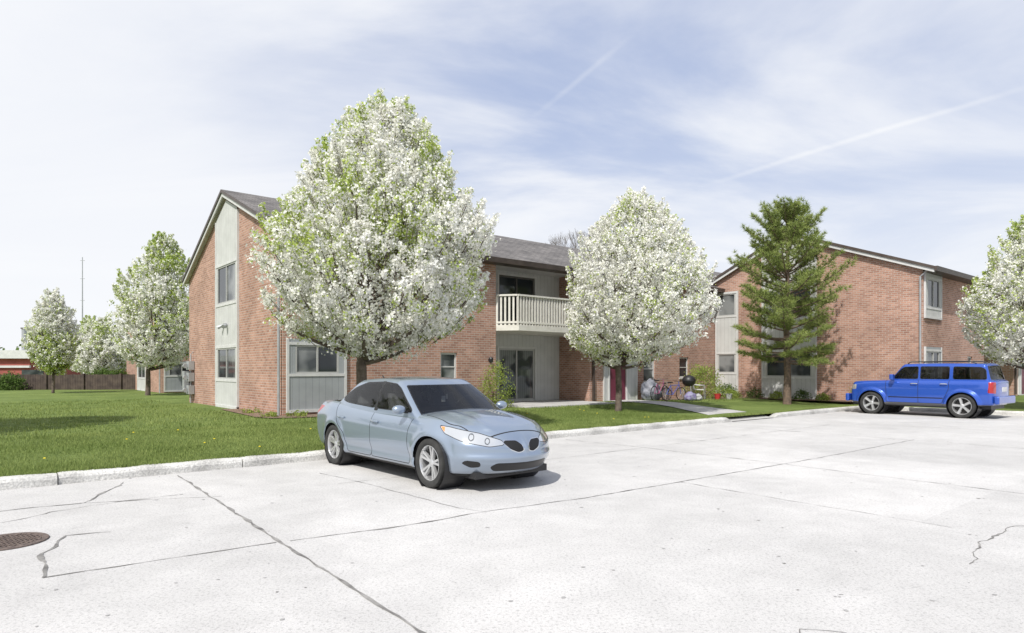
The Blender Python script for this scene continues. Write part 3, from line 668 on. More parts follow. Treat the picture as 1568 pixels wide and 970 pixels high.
def bike(s,d,rot,m,sc=1.0):
    e=empty('bicycle',W(s,d,.27),ANG+rot); e.scale=(sc,sc,sc); q=MB(); r=.33
    for cx_ in(-.5,.5):
        q.tube([(cx_+r*math.cos(a),0,r+r*math.sin(a)) for a in np.linspace(0,2*math.pi,29)],.022,M['black'],6,False)
        for a in np.linspace(0,math.pi,8)[:-1]: q.tube([(cx_-r*math.cos(a),0,r-r*math.sin(a)),(cx_+r*math.cos(a),0,r+r*math.sin(a))],.004,M['metal'],4,False)
    A,B_,C_,D_=(-.5,0,.33),(-.08,0,.30),(-.22,0,.78),(.36,0,.80)
    for a,b in((A,B_),(A,C_),(B_,C_),(B_,D_),(C_,D_),(D_,(.5,0,.33)),(D_,(.33,0,.98))): q.tube([a,b],.017,m,6)
    q.tube([(-.22,0,.78),(-.25,0,.92)],.012,M['metal'],6); q.box(-.37,-.13,-.07,.07,.90,.95,M['black'])
    q.tube([(.26,-.28,1.0),(.35,-.1,.98),(.35,.1,.98),(.26,.28,1.0)],.014,M['black'],6)
    q.obj('frame_and_wheels',e,smooth=True)
bike(15.6,-1.1,.15,M['pinkp'],.9); bike(15.9,-1.6,-.2,M['bluep'],.8); bike(16.4,-.8,.4,M['metal'],.75)
lump('covered_chair',15.5,-.7,.42,.85,M['tarp'],1); lump('storage_bag',16.2,-2.2,.24,.36,M['purple'],4); lump('storage_bag',16.6,-2.3,.16,.28,M['whitebag'],7)
def lawn_chair(s,d,rot):
    e=empty('garden_chair',W(s,d,.27),ANG+rot); q=MB()
    for sx_ in(-.26,.26): q.tube([(sx_,-.25,0),(sx_,-.22,.6),(sx_,.22,.62)],.014,M['metal'],6); q.tube([(sx_,.28,0),(sx_,.22,.42),(sx_,.34,.95)],.014,M['metal'],6)
    q.box(-.25,.25,-.23,.22,.40,.43,M['trim']); q.prism([(.22,.44),(.25,.44),(.36,.95),(.33,.95)],M['trim'],0,-.25,.25); q.obj('seat_and_back',e)
lawn_chair(17.7,-1.6,.5)
def plant_pot(name,s,d,m):
    e=empty(name,W(s,d,.26)); q=MB(); q.lathe([(0,.0),(.1,0),(.14,.22),(.15,.22),(.15,.25),(.12,.25),(.1,.2),(0,.2)],m,'z',18); q.obj('pot',e,smooth=True)
    P=rng.normal(size=(200,3))*.09+np.array([0,0,.36]); cloud_obj('leaves',P,[M['shrub']],e,.05,None)
plant_pot('plant_pot',18.2,-2.2,M['red']); plant_pot('plant_pot',18.6,-2.5,M['whitebag']); plant_pot('plant_pot',20.6,-6.9,M['whitebag'])
# ------------------------------------------------------------------ vehicles
def gridbox(nx,ny,nz):
    idx={};P=[]
    def v(i,j,k):
        t=(i,j,k)
        if t not in idx: idx[t]=len(P); P.append((2*i/nx-1,2*j/ny-1,2*k/nz-1))
        return idx[t]
    F=[]
    for i in range(nx):
        for j in range(ny):
            F.append([v(i,j,0),v(i,j+1,0),v(i+1,j+1,0),v(i+1,j,0)]); F.append([v(i,j,nz),v(i+1,j,nz),v(i+1,j+1,nz),v(i,j+1,nz)])
        for k in range(nz):
            F.append([v(i,0,k),v(i+1,0,k),v(i+1,0,k+1),v(i,0,k+1)]); F.append([v(i,ny,k),v(i,ny,k+1),v(i+1,ny,k+1),v(i+1,ny,k)])
    for j in range(ny):
        for k in range(nz):
            F.append([v(0,j,k),v(0,j,k+1),v(0,j+1,k+1),v(0,j+1,k)]); F.append([v(nx,j,k),v(nx,j+1,k),v(nx,j+1,k+1),v(nx,j,k+1)])
    return np.array(P),np.array(F)
def rounded(P,l,r):
    p=P*np.array(l); q=np.clip(p,-(np.array(l)-r),np.array(l)-r); d=p-q; n=np.linalg.norm(d,axis=1)[:,None]
    return (q+r*d/np.maximum(n,1e-9))/np.array(l)
def lut(tab,sig=.06,lo=-3,hi=3):
    xs=np.linspace(lo,hi,1201); t=sorted(tab); y=np.interp(xs,[a for a,_ in t],[b for _,b in t]); st=xs[1]-xs[0]
    kx=np.arange(-int(3*sig/st),int(3*sig/st)+1)*st; kk=np.exp(-kx**2/2/sig**2); kk/=kk.sum(); pad=len(kx)//2
    y=np.convolve(np.pad(y,pad,mode='edge'),kk,mode='valid'); return lambda x: np.interp(x,xs,y)
def sdpoly(X,Y,poly):
    n=len(poly); d=np.full(X.shape,1e9); s=np.zeros(X.shape,bool)
    for i in range(n):
        ax,ay=poly[i]; bx_,by=poly[(i+1)%n]; ex_,ey=bx_-ax,by-ay; wx,wy=X-ax,Y-ay
        t=np.clip((wx*ex_+wy*ey)/(ex_*ex_+ey*ey+1e-12),0,1); d=np.minimum(d,np.hypot(wx-t*ex_,wy-t*ey))
        c=((ay>Y)!=(by>Y)); 
        with np.errstate(divide='ignore',invalid='ignore'): xi=(bx_-ax)*(Y-ay)/(by-ay+1e-12)+ax
        s^=(c&(X<xi))
    return np.where(s,-d,d)
def rnd_poly(poly,r=.04,n=4):
    out=[];m=len(poly)
    for i in range(m):
        p=Vector(poly[i]);a=(Vector(poly[i-1])-p);b=(Vector(poly[(i+1)%m])-p); rr=min(r,a.length*.45,b.length*.45); a.normalize();b.normalize()
        A=p+a*rr;B_=p+b*rr
        for t in np.linspace(0,1,n): out.append(tuple(((1-t)**2)*A+2*(1-t)*t*p+t*t*B_))
    return out
def shell_material(name,paint,layers,rough=.28,metal=.55,tint=.5):
    m,nt,p,L=base(name)
    def pr(c,ro,me,coat=0,spec=.5):
        b=N(nt,'ShaderNodeBsdfPrincipled'); b.inputs['Base Color'].default_value=c4(c); b.inputs['Roughness'].default_value=ro; b.inputs['Metallic'].default_value=me; b.inputs['Coat Weight'].default_value=coat; b.inputs['Coat Roughness'].default_value=.03;b.inputs['Specular IOR Level'].default_value=spec; return b
    tc=N(nt,'ShaderNodeTexCoord')
    P0=pr(paint,rough,metal,1.0); 
    sx=N(nt,'ShaderNodeSeparateXYZ'); L(tc.outputs['Object'],sx.inputs[0]); mr=N(nt,'ShaderNodeMapRange',ins={1:.45,2:.15,3:0,4:.4}); L(sx.outputs[2],mr.inputs[0])
    nz=N(nt,'ShaderNodeTexNoise',ins={'Scale':6,'Detail':5}); L(tc.outputs['Object'],nz.inputs['Vector']); mm=N(nt,'ShaderNodeMath',operation='MULTIPLY'); L(mr.outputs[0],mm.inputs[0]); L(nz.outputs['Fac'],mm.inputs[1])
    du=pr((.22,.2,.18),.8,0); ms=N(nt,'ShaderNodeMixShader'); L(mm.outputs[0],ms.inputs[0]); L(P0.outputs[0],ms.inputs[1]); L(du.outputs[0],ms.inputs[2]); cur=ms.outputs[0]
    geo=N(nt,'ShaderNodeNewGeometry'); lining=pr((.10,.10,.105),.9,0,0,.1); ms=N(nt,'ShaderNodeMixShader'); L(geo.outputs['Backfacing'],ms.inputs[0]); L(cur,ms.inputs[1]); L(lining.outputs[0],ms.inputs[2]); cur=ms.outputs[0]
    kinds={'black':pr((.012,.012,.013),.35,0),'gap':pr((.006,.006,.007),.7,0),'lamp':pr((.66,.68,.70),.10,.7,1),'red':pr((.35,.008,.01),.12,0,1),'chrome':pr((.75,.75,.76),.1,1),'grey':pr((.10,.10,.105),.6,0),'amber':pr((.7,.25,.06),.15,0,1),'dlamp':pr((.16,.17,.18),.08,.6,1)}
    tr=N(nt,'ShaderNodeBsdfTransparent'); tr.inputs[0].default_value=(tint,tint*1.03,tint*1.02,1); gs=N(nt,'ShaderNodeBsdfGlossy'); gs.inputs['Roughness'].default_value=.015
    lw=N(nt,'ShaderNodeFresnel',ins={'IOR':1.55}); gm=N(nt,'ShaderNodeMixShader'); L(lw.outputs[0],gm.inputs[0]); L(tr.outputs[0],gm.inputs[1]); L(gs.outputs[0],gm.inputs[2]); kinds['glass']=gm
    cache={}
    for at,comp,mode,thr,kind in layers:
        if at not in cache:
            a=N(nt,'ShaderNodeAttribute',attribute_name=at); s=N(nt,'ShaderNodeSeparateXYZ'); L(a.outputs['Vector'],s.inputs[0]); cache[at]=s
        o=cache[at].outputs[comp]
        if mode=='abs':
            ab=N(nt,'ShaderNodeMath',operation='ABSOLUTE'); L(o,ab.inputs[0]); o=ab.outputs[0]
        lt=N(nt,'ShaderNodeMath',operation='LESS_THAN'); L(o,lt.inputs[0]); lt.inputs[1].default_value=thr
        ms=N(nt,'ShaderNodeMixShader'); L(lt.outputs[0],ms.inputs[0]); L(cur,ms.inputs[1]); L(kinds[kind].outputs[0],ms.inputs[2]); cur=ms.outputs[0]
    L(cur,nt.nodes['Material Output'].inputs[0]); nt.nodes.remove(p); return m
def shell(name,V,F,mat,attrs,parent,wheels=None,wr=.37,inner=.5):
    V=V.copy()
    if wheels:
        ins=np.zeros(len(V),bool)
        for wx,wz in wheels:
            dd=np.hypot(V[:,0]-wx,V[:,2]-wz); ins|=(dd<wr)&(np.abs(V[:,1])>inner)
        keep=ins[F].sum(1)<4
        F2=F[keep]; used=np.zeros(len(V),bool); used[F2.ravel()]=True
        for wx,wz in wheels:
            dx=V[:,0]-wx; dz=V[:,2]-wz; dd=np.hypot(dx,dz); k=(dd<wr)&(np.abs(V[:,1])>inner)&used
            sc=wr/np.maximum(dd,1e-6); kk=k&(dz>-.12)
            V[kk,0]=wx+dx[kk]*sc[kk]; V[kk,2]=wz+dz[kk]*sc[kk]
        F=F2
    o=np_mesh(name,V,F,[mat],parent=parent,smooth=True)
    for an,arr in attrs.items():
        at=o.data.attributes.new(an,'FLOAT_VECTOR','POINT'); at.data.foreach_set('vector',np.asarray(arr,dtype=np.float32).ravel())
    return o
M['tyre']=pmat('tyre_rubber',(.022,.022,.022),(.04,.04,.038),8,.85)
M['alloy']=pmat('alloy',(.66,.67,.68),(.55,.55,.55),5,.28,.7)
M['rotor']=pmat('brake_dark',(.05,.048,.046),None,rough=.6,metal=.3)
M['seat']=pmat('seat_cloth',(.20,.20,.205),(.15,.15,.155),9,.9)
def wheel(parent,x,y,r,w,side,ns=5,split=True):
    e=bpy.data.objects.new('wheel',None); link(e,parent); e.location=(x,y,r)
    e.rotation_euler=(0,random.uniform(0,6),0 if side>0 else math.pi)
    k=MB(); rr=r*.71; h=w/2
    k.lathe([(rr,-h*.8),(r*.80,-h),(r*.95,-h*.95),(r,-h*.7),(r,h*.7),(r*.955,h*.95),(r*.86,h*1.03),(r*.78,h*1.0),(rr,h*.82)],M['tyre'],'y',48)
    k.lathe([(rr,h*.84),(rr*.97,h*.86),(rr*.93,h*.7),(rr*.90,h*.2),(rr*.9,-h*.8)],M['alloy'],'y',48)
    k.lathe([(0,-h*.1),(rr*.62,-h*.1),(rr*.62,-h*.3),(rr*.9,-h*.3)],M['rotor'],'y',32)
    k.lathe([(0,h*.62),(r*.10,h*.60),(r*.16,h*.5),(r*.17,h*.2)],M['alloy'],'y',24)
    for s in range(ns):
        a0=2*math.pi*s/ns
        for off in((-.17,.17) if split else (0,)):
            a=a0+off; wd0,wd1=(r*.06,r*.062) if split else (r*.10,r*.13)
            def pp(rad,t,yy,aa): return (math.cos(aa)*rad-math.sin(aa)*t,yy,math.sin(aa)*rad+math.cos(aa)*t)
            i0,i1=r*.12,rr*.95; y0,y1=h*.5,h*.74
            pts=[]
            for rad,yy,wd,aa in((i0,y0,wd0,a0+off*.6),((i0+i1)/2,y0+.01,(wd0+wd1)/2,a),(i1,y1,wd1,a)):
                pts.append([pp(rad,-wd,yy-.035,aa),pp(rad,-wd*.7,yy,aa),pp(rad,wd*.7,yy,aa),pp(rad,wd,yy-.035,aa)])
            for q in range(2):
                for z in range(3): k.poly([pts[q][z],pts[q][z+1],pts[q+1][z+1],pts[q+1][z]],M['alloy'])
    k.obj('tyre_and_rim',e,smooth=True)
def well(parent,x,z,r,ys,yi):
    k=MB()
    k.lathe([(r,ys),(r,yi),(0,yi)],M['black'],'y',36,(x,0,z)); k.obj('wheel_well',parent)
def sedan():
    C=empty('parked_sedan_car',(-1.385,10.32,.004),math.atan2(-.76,.65))
    PC=(.285,.345,.43)
    P,F=gridbox(200,66,36); Rn=rounded(P,(2.4,.9,.38),.10); a,b,c=Rn.T; h=(c+1)/2
    zt=lut([(-2.42,.95),(-2.3,1.02),(-1.75,1.05),(-1.1,1.01),(0,.96),(.9,.935),(1.3,.915),(1.8,.845),(2.15,.765),(2.42,.67)],.09)
    zb=lut([(-2.42,.30),(-2.0,.24),(-1,.19),(1,.18),(1.9,.19),(2.42,.22)],.1)
    fr=ss((a-.5)/.5); rr=ss((-a-.6)/.4); ab=np.abs(b)
    x=2.42*a-fr*(.42*ab**2.2)+rr*(.20*ab**2.4)
    x-= fr*(.28*np.clip(h-.66,0,1)**1.4*2.2) ; x-=fr*.10*np.clip(.30-h,0,1)/.3; x+=rr*.10*np.clip(.35-h,0,1)/.35; x+=rr*.10*np.clip(h-.7,0,1)/.3
    sp=lut([(0,.93),(.10,.965),(.25,.985),(.5,1.0),(.72,.995),(.80,.972),(1,.885)],.03,-.2,1.2)(h)
    tap=1-.11*ss((a-.55)/.45)-.08*ss((-a-.6)/.4)
    y=b*.895*sp*tap
    zr_=zb(x)+h*(zt(x)-zb(x))
    for wx in(1.45,-1.40):
        dd=np.hypot(x-wx,zr_-.33); y+=np.sign(b)*np.exp(-((dd-.40)/.06)**2)*.022*(ab>.6)
    z=zr_+ (.060*(1-b**2)*ss((a+.1)/.5)+.02*(1-b**2))*np.clip(h,0,1)**4
    y-=np.sign(b)*np.exp(-((z-.37)/.07)**2)*.026*(np.abs(x)<1.1)*(ab>.7)
    z+= .014*np.exp(-((np.abs(y)-.40)/.06)**2)*ss((x-1.1)/.3)*(h>.95)
    Y=np.abs(y)
    x+= fr*.03*np.exp(-(Y/.035)**2)*np.exp(-((z-.58)/.10)**2)*(a>.9)
    x+= fr*.03*np.exp(-((z-.44)/.045)**2)*(a>.8)
    V=np.stack([x,y,z],1); side=.60-Y
    gco=Y+(2.42-x)*.85
    fgate=1.2-x
    dF=np.maximum(sdpoly(x,z,rnd_poly([(.97,.27),(.93,.60),(.98,.93),(.95,1.3),(-.13,1.3),(-.13,.27)],.05)),side)
    dR=np.maximum(sdpoly(x,z,rnd_poly([(-.13,.27),(-.13,1.3),(-1.5,1.3),(-1.33,.93),(-1.22,.72),(-.98,.55),(-.92,.27)],.07)),side)
    hood=np.maximum(np.maximum(Y-(.70-.10*ss((x-1.6)/.6)),x-2.12-.16*(1-Y**2/.5)),1.15-x); hood=np.where(h>.75,hood,.2)
    hl=np.maximum(sdpoly(gco,z,rnd_poly([(.37,.61),(.42,.66),(.80,.75),(1.30,.815),(1.50,.83),(1.40,.74),(1.06,.65),(.62,.59)],.03)),fgate)
    gr_=np.maximum(sdpoly(Y,z,rnd_poly([(.045,.52),(.06,.60),(.13,.655),(.29,.66),(.315,.635),(.24,.55),(.13,.505)],.025)),1.8-x)
    lo=np.maximum(sdpoly(Y,z,rnd_poly([(-.2,.265),(-.2,.37),(.42,.38),(.48,.33),(.42,.27)],.03)),1.8-x)
    fog=np.maximum(sdpoly(gco,z,rnd_poly([(.76,.33),(.78,.40),(1.02,.42),(1.10,.38),(.94,.32)],.03)),fgate)
    gr2=(Y+(x+2.42)*.85); tl=np.maximum(sdpoly(gr2,z,rnd_poly([(.45,.80),(.45,.90),(1.0,.96),(1.25,.95),(1.05,.80)],.03)),x+1.2)
    sill=z-.235
    bulb=np.minimum(np.hypot(gco-.66,z-.655)-.040,np.hypot(gco-.93,z-.705)-.045); amb=np.maximum(1.40-gco,hl+.006)
    cab=np.maximum(np.maximum(Y-.73,x-1.12+.2*(Y/.8)**2),-1.66-x); cab=np.where(h>.9,cab,.3)
    A={'s1':np.stack([dF,dR,hood],1),'s2':np.stack([hl,gr_,lo],1),'s3':np.stack([fog,tl,sill],1),'s4':np.stack([cab,bulb,amb],1)}
    mt=shell_material('sedan_paint',PC,[('s1',0,'abs',.0055,'gap'),('s1',1,'abs',.0055,'gap'),('s1',2,'abs',.006,'gap'),('s3',2,'lt',0,'gap'),
        ('s2',0,'lt',.008,'gap'),('s2',0,'lt',0,'lamp'),('s4',1,'lt',.006,'dlamp'),('s4',1,'lt',-.008,'lamp'),('s4',2,'lt',0,'amber'),('s2',1,'lt',.010,'chrome'),('s2',1,'lt',0,'gap'),('s2',2,'lt',0,'black'),('s3',0,'lt',0,'black'),('s3',1,'lt',0,'red'),('s4',0,'lt',0,'black')])
    shell('body',V,F,mt,A,C,[(1.45,.325),(-1.40,.325)],.365,.52)
    P,F=gridbox(130,60,30); Rn=rounded(P,(1.4,.72,.30),.08); a,b,c=Rn.T; h=(c+1)/2; ab=np.abs(b); b0=P[:,1];a0=P[:,0]
    hc=np.clip(h,0,1)
    xf=1.40-.90*hc**1.15; xr=-1.97+.90*hc**1.15; x=(xr+xf)/2+a*(xf-xr)/2
    x-=ss((a-.3)/.7)*.24*ab**2; x+=ss((-a-.3)/.7)*.18*ab**2
    hw=.815-.185*hc**1.5; y=b*hw*(1-.06*ss((-x-.9)/.9)-.02*ss((x-.6)/.7))
    top=1.458-.050*((x+.20)/.85)**2*1.0-.035*b**2; z=.84+h*(top-.84)
    V=np.stack([x,y,z],1); Y=np.abs(y); sg=(.93-np.abs(b0))*.8
    w1=np.maximum(sdpoly(x,z,rnd_poly([(.89,.975),(.85,1.01),(.40,1.30),(.28,1.35),(-.07,1.375),(-.09,.99)],.05)),sg)
    w2=np.maximum(sdpoly(x,z,rnd_poly([(-.15,.995),(-.13,1.375),(-.62,1.36),(-.96,1.27),(-1.28,1.12),(-1.26,1.07),(-1.05,1.04)],.06)),sg)
    gf=(.97-np.abs(a0))*1.5
    ws=np.maximum(np.maximum(Y-(hw-.085),.925-z),np.maximum(h-.87,gf))
    bl=np.maximum(sdpoly(x,z,[(-.16,.95),(-.16,1.39),(-.05,1.39),(-.05,.95)]),sg)
    A={'s1':np.stack([w1,w2,ws],1),'s2':np.stack([bl,bl,bl],1)}
    mt2=shell_material('sedan_cabin',PC,[('s2',0,'lt',0,'black'),('s1',0,'lt',.012,'black'),('s1',1,'lt',.012,'black'),('s1',2,'lt',.014,'black'),('s1',0,'lt',0,'glass'),('s1',1,'lt',0,'glass'),('s1',2,'lt',0,'glass')],tint=.55)
    shell('cabin',V,F,mt2,A,C)
    k=MB()
    for sx_ in(.10,-.90):
        for sy in(.36,-.36):
            k.prism([(sx_,.95),(sx_-.14,1.20),(sx_-.24,1.20),(sx_-.20,.95)],M['seat'],1,sy-.22,sy+.22)
            k.prism([(sx_-.15,1.215),(sx_-.18,1.335),(sx_-.26,1.33),(sx_-.25,1.215)],M['seat'],1,sy-.11,sy+.11)
    k.box(.72,1.02,-.66,.66,.93,.985,M['black']); k.box(-1.60,-1.25,-.55,.55,.98,1.06,M['black'])
    k.tube([(.60+.10*math.sin(t)*.5,.36+.18*math.cos(t),1.0+.16*math.sin(t)) for t in np.linspace(0,2*math.pi,25)],.014,M['black'],6,False)
    k.box(.53,.56,-.12,.12,1.275,1.33,M['black']); k.tube([(.53,0,1.28),(.53,0,1.16)],.004,M['black'],4); k.box(.528,.534,-.035,.035,1.08,1.17,M['trim']); k.box(.527,.533,.045,.08,1.12,1.2,M['trim'])
    k.obj('interior',C,bevel=.012)
    for x in(1.45,-1.40):
        for s in(1,-1): wheel(C,x,s*.775,.33,.215,s,5,True); well(C,x,.325,.368,s*.865,s*.5)
    M['paintA']=pmat('sedan_paint_plain',PC,None,rough=.28,metal=.55,coat=1)
    k=MB(); k.box(-2.2,2.15,-.62,.62,.17,.26,M['black']); k.obj('underbody',C)
    for s in(1,-1):
        bm=bmesh.new(); bmesh.ops.create_icosphere(bm,subdivisions=3,radius=1)
        for v in bm.verts:
            q=v.co; q.x=q.x*.085*(1 if q.x>0 else .5); q.y*=.105; q.z*=.065
        me=bpy.data.meshes.new('mirror'); bm.to_mesh(me); bm.free(); me.materials.append(M['paintA']); me.polygons.foreach_set('use_smooth',[True]*len(me.polygons))
        o=bpy.data.objects.new('door_mirror',me); o.location=(.78,s*.93,1.01); link(o,C)
        k=MB(); k.box(.75,.81,s*.80-.04,s*.80+.06,.955,.99,M['black']); k.obj('mirror_stalk',C,bevel=.01)
        k=MB()
        for hx in(0.02,-1.08): k.tube([(hx-.10,s*.885,.80),(hx-.06,s*.915,.808),(hx+.06,s*.917,.806),(hx+.10,s*.89,.80)],.015,M['paintA'],8)
        k.obj('door_handles',C,smooth=True)
    k=MB(); k.tube([(-1.2,0,1.38),(-1.32,0,1.46)],.012,M['black'],6)
    k.tube([(1.22,-.6,.935),(1.16,-.1,.99),(1.14,.05,.995)],.009,M['black'],6); k.tube([(1.30,.05,.965),(1.22,.6,.95)],.009,M['black'],6)
    k.obj('wipers_and_aerial',C)
    return C
sedan()
def suv():
    C=empty('parked_suv',(14.27,22.58,.004),math.atan2(.785,-.62))
    blue=(.022,.085,.44)
    P,F=gridbox(150,50,36); Rn=rounded(P,(2.25,.9,.42),.085); a,b,c=Rn.T; h=(c+1)/2
    zt=lut([(-2.26,1.21),(0,1.20),(.85,1.185),(1.2,1.17),(1.8,1.145),(2.1,1.11),(2.26,1.04)],.05)
    zb=lut([(-2.26,.43),(-1.9,.40),(-1,.34),(1,.34),(1.9,.37),(2.26,.40)],.08)
    fr=ss((a-.7)/.3); rr=ss((-a-.8)/.2); ab=np.abs(b)
    x=2.26*a-fr*.20*ab**3+rr*.08*ab**3; x-=fr*.06*np.clip(h-.7,0,1)/.3
    sp=lut([(0,.95),(.15,.975),(.4,.985),(.7,.985),(.85,.975),(1,.93)],.03,-.2,1.2)(h)
    y=b*.895*sp*(1-.05*fr-.03*rr)
    z=zb(x)+h*(zt(x)-zb(x))+.035*(1-b**2)*h**4
    for wx in(1.38,-1.38):
        dd=np.hypot(x-wx,z-.39); y+=np.sign(b)*(1-ss((dd-.50)/.05))*.065*(ab>.6)*(1-ss((z-.90)/.06))
    V=np.stack([x,y,z],1); Y=np.abs(y); side=.6-Y
    dF=np.maximum(sdpoly(x,z,rnd_poly([(.88,.44),(.93,1.3),(-.10,1.3),(-.10,.44)],.05)),side)
    dR=np.maximum(sdpoly(x,z,rnd_poly([(-.10,.44),(-.10,1.3),(-1.0,1.3),(-1.0,.92),(-.86,.6),(-.80,.44)],.06)),side)
    hood=np.where(h>.8,np.maximum(Y-.74,1.0-x),.2)
    hl=np.maximum(sdpoly(Y+(2.26-x)*.8,z,rnd_poly([(.55,.84),(.55,1.03),(1.12,1.03),(1.12,.86)],.04)),1.6-x)
    tl=np.maximum(sdpoly(Y+(x+2.26)*.8,z,rnd_poly([(.66,.80),(.66,1.16),(.98,1.16),(1.02,.82)],.03)),x+1.8)
    gl_=np.maximum(sdpoly(Y,z,[(0,.76),(0,1.03),(.5,1.03),(.5,.76)]),2.0-x)
    sill=z-.435; mld=np.maximum(sdpoly(x,z,[(.84,.60),(.84,.635),(-.84,.635),(-.84,.60)]),side)
    A={'s1':np.stack([dF,dR,hood],1),'s2':np.stack([hl,tl,gl_],1),'s3':np.stack([sill,mld,mld],1)}
    mt=shell_material('suv_paint',blue,[('s1',0,'abs',.007,'gap'),('s1',1,'abs',.007,'gap'),('s1',2,'abs',.006,'gap'),('s3',1,'lt',0,'gap'),('s3',0,'lt',0,'grey'),('s2',0,'lt',0,'lamp'),('s2',1,'lt',0,'red'),('s2',2,'lt',0,'black')],.22,.25)
    shell('body',V,F,mt,A,C,[(1.38,.39),(-1.38,.39)],.44,.5)
    P,F=gridbox(110,44,26); Rn=rounded(P,(1.5,.72,.33),.085); a,b,c=Rn.T; h=(c+1)/2; ab=np.abs(b); b0=P[:,1];a0=P[:,0]; hc=np.clip(h,0,1)
    xf=1.02-.50*hc; xr=-2.20+.17*hc; x=(xr+xf)/2+a*(xf-xr)/2; x-=ss((a-.5)/.5)*.12*ab**2; x+=ss((-a-.6)/.4)*.06*ab**2
    hw=.80-.105*hc; y=b*hw; top=1.785-.02*((x+.7)/1.2)**2-.03*b**2; z=1.08+h*(top-1.08)
    V=np.stack([x,y,z],1); Y=np.abs(y); sg=(.93-np.abs(b0))*.8
    w1=np.maximum(sdpoly(x,z,rnd_poly([(.74,1.25),(.46,1.58),(.36,1.645),(-.06,1.655),(-.06,1.25)],.04)),sg)
    w2=np.maximum(sdpoly(x,z,rnd_poly([(-.14,1.25),(-.14,1.655),(-.98,1.65),(-.98,1.25)],.04)),sg)
    w3=np.maximum(sdpoly(x,z,rnd_poly([(-1.10,1.25),(-1.10,1.65),(-1.86,1.63),(-1.98,1.56),(-2.02,1.25)],.05)),sg)
    ws=np.maximum(np.maximum(Y-(hw-.09),1.25-z),np.maximum(h-.88,(.97-np.abs(a0))*1.5))
    A={'s1':np.stack([w1,w2,w3],1),'s2':np.stack([ws,ws,ws],1)}
    mt=shell_material('suv_cabin',blue,[('s1',0,'lt',.012,'black'),('s1',1,'lt',.012,'black'),('s1',2,'lt',.012,'black'),('s1',0,'lt',0,'glass'),('s1',1,'lt',0,'glass'),('s1',2,'lt',0,'glass'),('s2',0,'lt',.015,'black'),('s2',0,'lt',0,'glass')],.22,.25,tint=.22)
    shell('cabin',V,F,mt,A,C)
    k=MB()
    for sx_ in(.05,-.85):
        for sy in(.36,-.36): k.box(sx_-.16,sx_-.02,sy-.22,sy+.22,1.1,1.40,M['seat']); k.box(sx_-.18,sx_-.08,sy-.12,sy+.12,1.42,1.56,M['seat'])
    k.obj('interior',C,bevel=.02)
    for x in(1.38,-1.38):
        for s in(1,-1): wheel(C,x,s*.81,.385,.25,s,5,False); well(C,x,.39,.445,s*.90,s*.5)
    M['paintB']=pmat('suv_paint_plain',blue,None,rough=.25,metal=.25,coat=1)
    k=MB(); k.box(-2.1,2.1,-.65,.65,.30,.45,M['black']); k.obj('underbody',C)
    k=MB()
    for s in(1,-1):
        k.tube([(.3,s*.62,1.75),(.2,s*.62,1.82),(-1.5,s*.62,1.83),(-1.7,s*.62,1.76)],.018,M['black'],6)
        for hx in(.02,-.86): k.tube([(hx-.1,s*.89,1.08),(hx-.07,s*.925,1.09),(hx+.07,s*.925,1.09),(hx+.1,s*.89,1.08)],.016,M['metal'],6)
    k.obj('roof_rails_and_handles',C,smooth=True)
    for s in(1,-1):
        k=MB(); k.box(.60,.72,s*1.0-.10,s*1.0+.10,1.21,1.40,M['paintB']); k.box(.62,.68,s*.88-.05,s*.88+.05,1.21,1.27,M['black']); k.obj('door_mirror',C,bevel=.03)
    k=MB(); k.box(2.20,2.33,-.80,.80,.42,.70,M['paintB']); k.box(-2.36,-2.22,-.84,.84,.47,.72,M['paintB']); k.obj('bumpers',C,bevel=.04)
    k=MB(); k.box(-2.285,-2.262,-.22,.22,.86,1.0,M['trim']); k.obj('number_plate',C)
suv()
# ------------------------------------------------------------------ light, sky, camera
az=math.atan2(-.42,-.91); el=R(50)
ts=Vector((math.sin(az)*math.cos(el),math.cos(az)*math.cos(el),math.sin(el)))
sl=bpy.data.lights.new('sun','SUN'); sl.energy=4.5; sl.angle=R(.6); sl.color=(1,.965,.91)
so=bpy.data.objects.new('sun',sl); so.rotation_euler=ts.to_track_quat('Z','Y').to_euler(); so.location=(0,0,40); link(so)
w=bpy.data.worlds.new('World'); scene.world=w; w.use_nodes=True; nt=w.node_tree; L=nt.links.new
bg=nt.nodes['Background']; bg.inputs[1].default_value=.12
sky=N(nt,'ShaderNodeTexSky',sky_type='NISHITA'); sky.sun_disc=False; sky.sun_elevation=el; sky.sun_rotation=az%(2*math.pi); sky.air_density=1.0; sky.dust_density=1.5; sky.ozone_density=1.5
tc=N(nt,'ShaderNodeTexCoord'); sx=N(nt,'ShaderNodeSeparateXYZ'); L(tc.outputs['Generated'],sx.inputs[0])
def ma(op,a,b=None,c=None):
    n=N(nt,'ShaderNodeMath',operation=op)
    for i,v in enumerate((a,b,c)):
        if v is None: continue
        if isinstance(v,(int,float)): n.inputs[i].default_value=v
        else: L(v,n.inputs[i])
    return n.outputs[0]
def mrg(s,a,b,c,d,smooth=True):
    n=N(nt,'ShaderNodeMapRange',ins={1:a,2:b,3:c,4:d})
    if smooth: n.interpolation_type='SMOOTHSTEP'
    L(s,n.inputs[0]); return n.outputs[0]
zz=ma('ADD',ma('MAXIMUM',sx.outputs[2],0),.16)
cb=N(nt,'ShaderNodeCombineXYZ'); L(ma('DIVIDE',sx.outputs[0],zz),cb.inputs[0]); L(ma('DIVIDE',sx.outputs[1],zz),cb.inputs[1])
mp=N(nt,'ShaderNodeMapping'); mp.inputs['Rotation'].default_value=(0,0,R(25)); mp.inputs['Scale'].default_value=(.55,1.0,1); L(cb.outputs[0],mp.inputs[0])
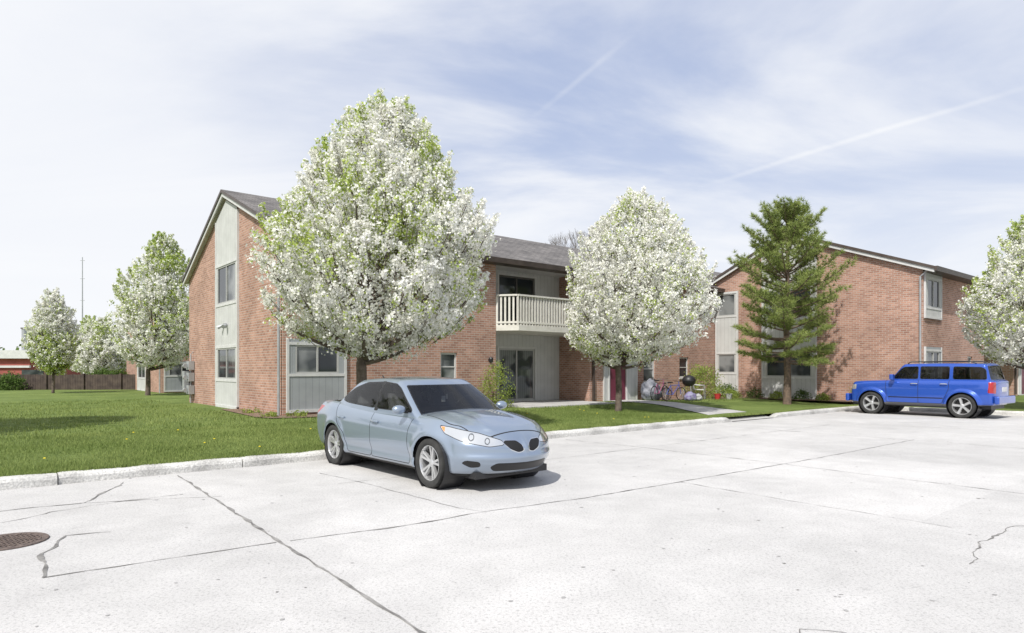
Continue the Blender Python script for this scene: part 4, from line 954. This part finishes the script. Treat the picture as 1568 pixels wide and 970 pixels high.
n1=N(nt,'ShaderNodeTexNoise',ins={'Scale':1.1,'Detail':8,'Roughness':.56,'Distortion':.5}); L(mp.outputs[0],n1.inputs['Vector'])
cl=mrg(n1.outputs['Fac'],.38,.66,0,1)
left=mrg(ma('ADD',sx.outputs[0],ma('MULTIPLY',ma('SUBTRACT',n1.outputs['Fac'],.5),-.9)),.15,-.45,0,.85)
hor=mrg(sx.outputs[2],.40,.02,0,.75)
def inv(a): return ma('SUBTRACT',1,a)
fac=inv(ma('MULTIPLY',ma('MULTIPLY',inv(ma('MULTIPLY',cl,.85)),inv(left)),inv(hor)))
def trail(p0,p1,wd,s0):
    a=Vector(p0).normalized(); b=Vector(p1).normalized(); n=a.cross(b).normalized()
    vd=N(nt,'ShaderNodeVectorMath',operation='DOT_PRODUCT'); L(tc.outputs['Generated'],vd.inputs[0]); vd.inputs[1].default_value=n
    ad=ma('ABSOLUTE',ma('ADD',vd.outputs['Value'],ma('MULTIPLY',ma('SUBTRACT',n1.outputs['Fac'],.5),.014)))
    return ma('MULTIPLY',mrg(ad,wd,0,0,s0),ma('MULTIPLY',mrg(sx.outputs[0],min(a.x,b.x)-.03,min(a.x,b.x)+.06,0,1),mrg(sx.outputs[0],max(a.x,b.x)+.03,max(a.x,b.x)-.06,0,1)))
tr=ma('ADD',trail((.036,1,.39),(.176,1,.505),.006,.16),trail((.306,1,.285),(.80,1,.435),.005,.18))
fac=ma('MINIMUM',ma('ADD',fac,tr),1)
m0=N(nt,'ShaderNodeMix',data_type='RGBA'); m0.inputs[0].default_value=.7; L(sky.outputs[0],m0.inputs[6]); m0.inputs[7].default_value=(4.7,5.4,7.4,1)
mx=N(nt,'ShaderNodeMix',data_type='RGBA'); L(ma('MULTIPLY',fac,.95),mx.inputs[0]); L(m0.outputs[2],mx.inputs[6]); mx.inputs[7].default_value=(8.1,8.2,8.4,1)
L(mx.outputs[2],bg.inputs[0])
cam=bpy.data.cameras.new('camera'); cam.sensor_width=36; cam.lens=22.96; cam.shift_y=.0513; cam.clip_end=6000; cam.clip_start=.05
co=bpy.data.objects.new('camera',cam); co.location=(0,0,1.58); co.rotation_euler=(R(90),0,0); link(co); scene.camera=co
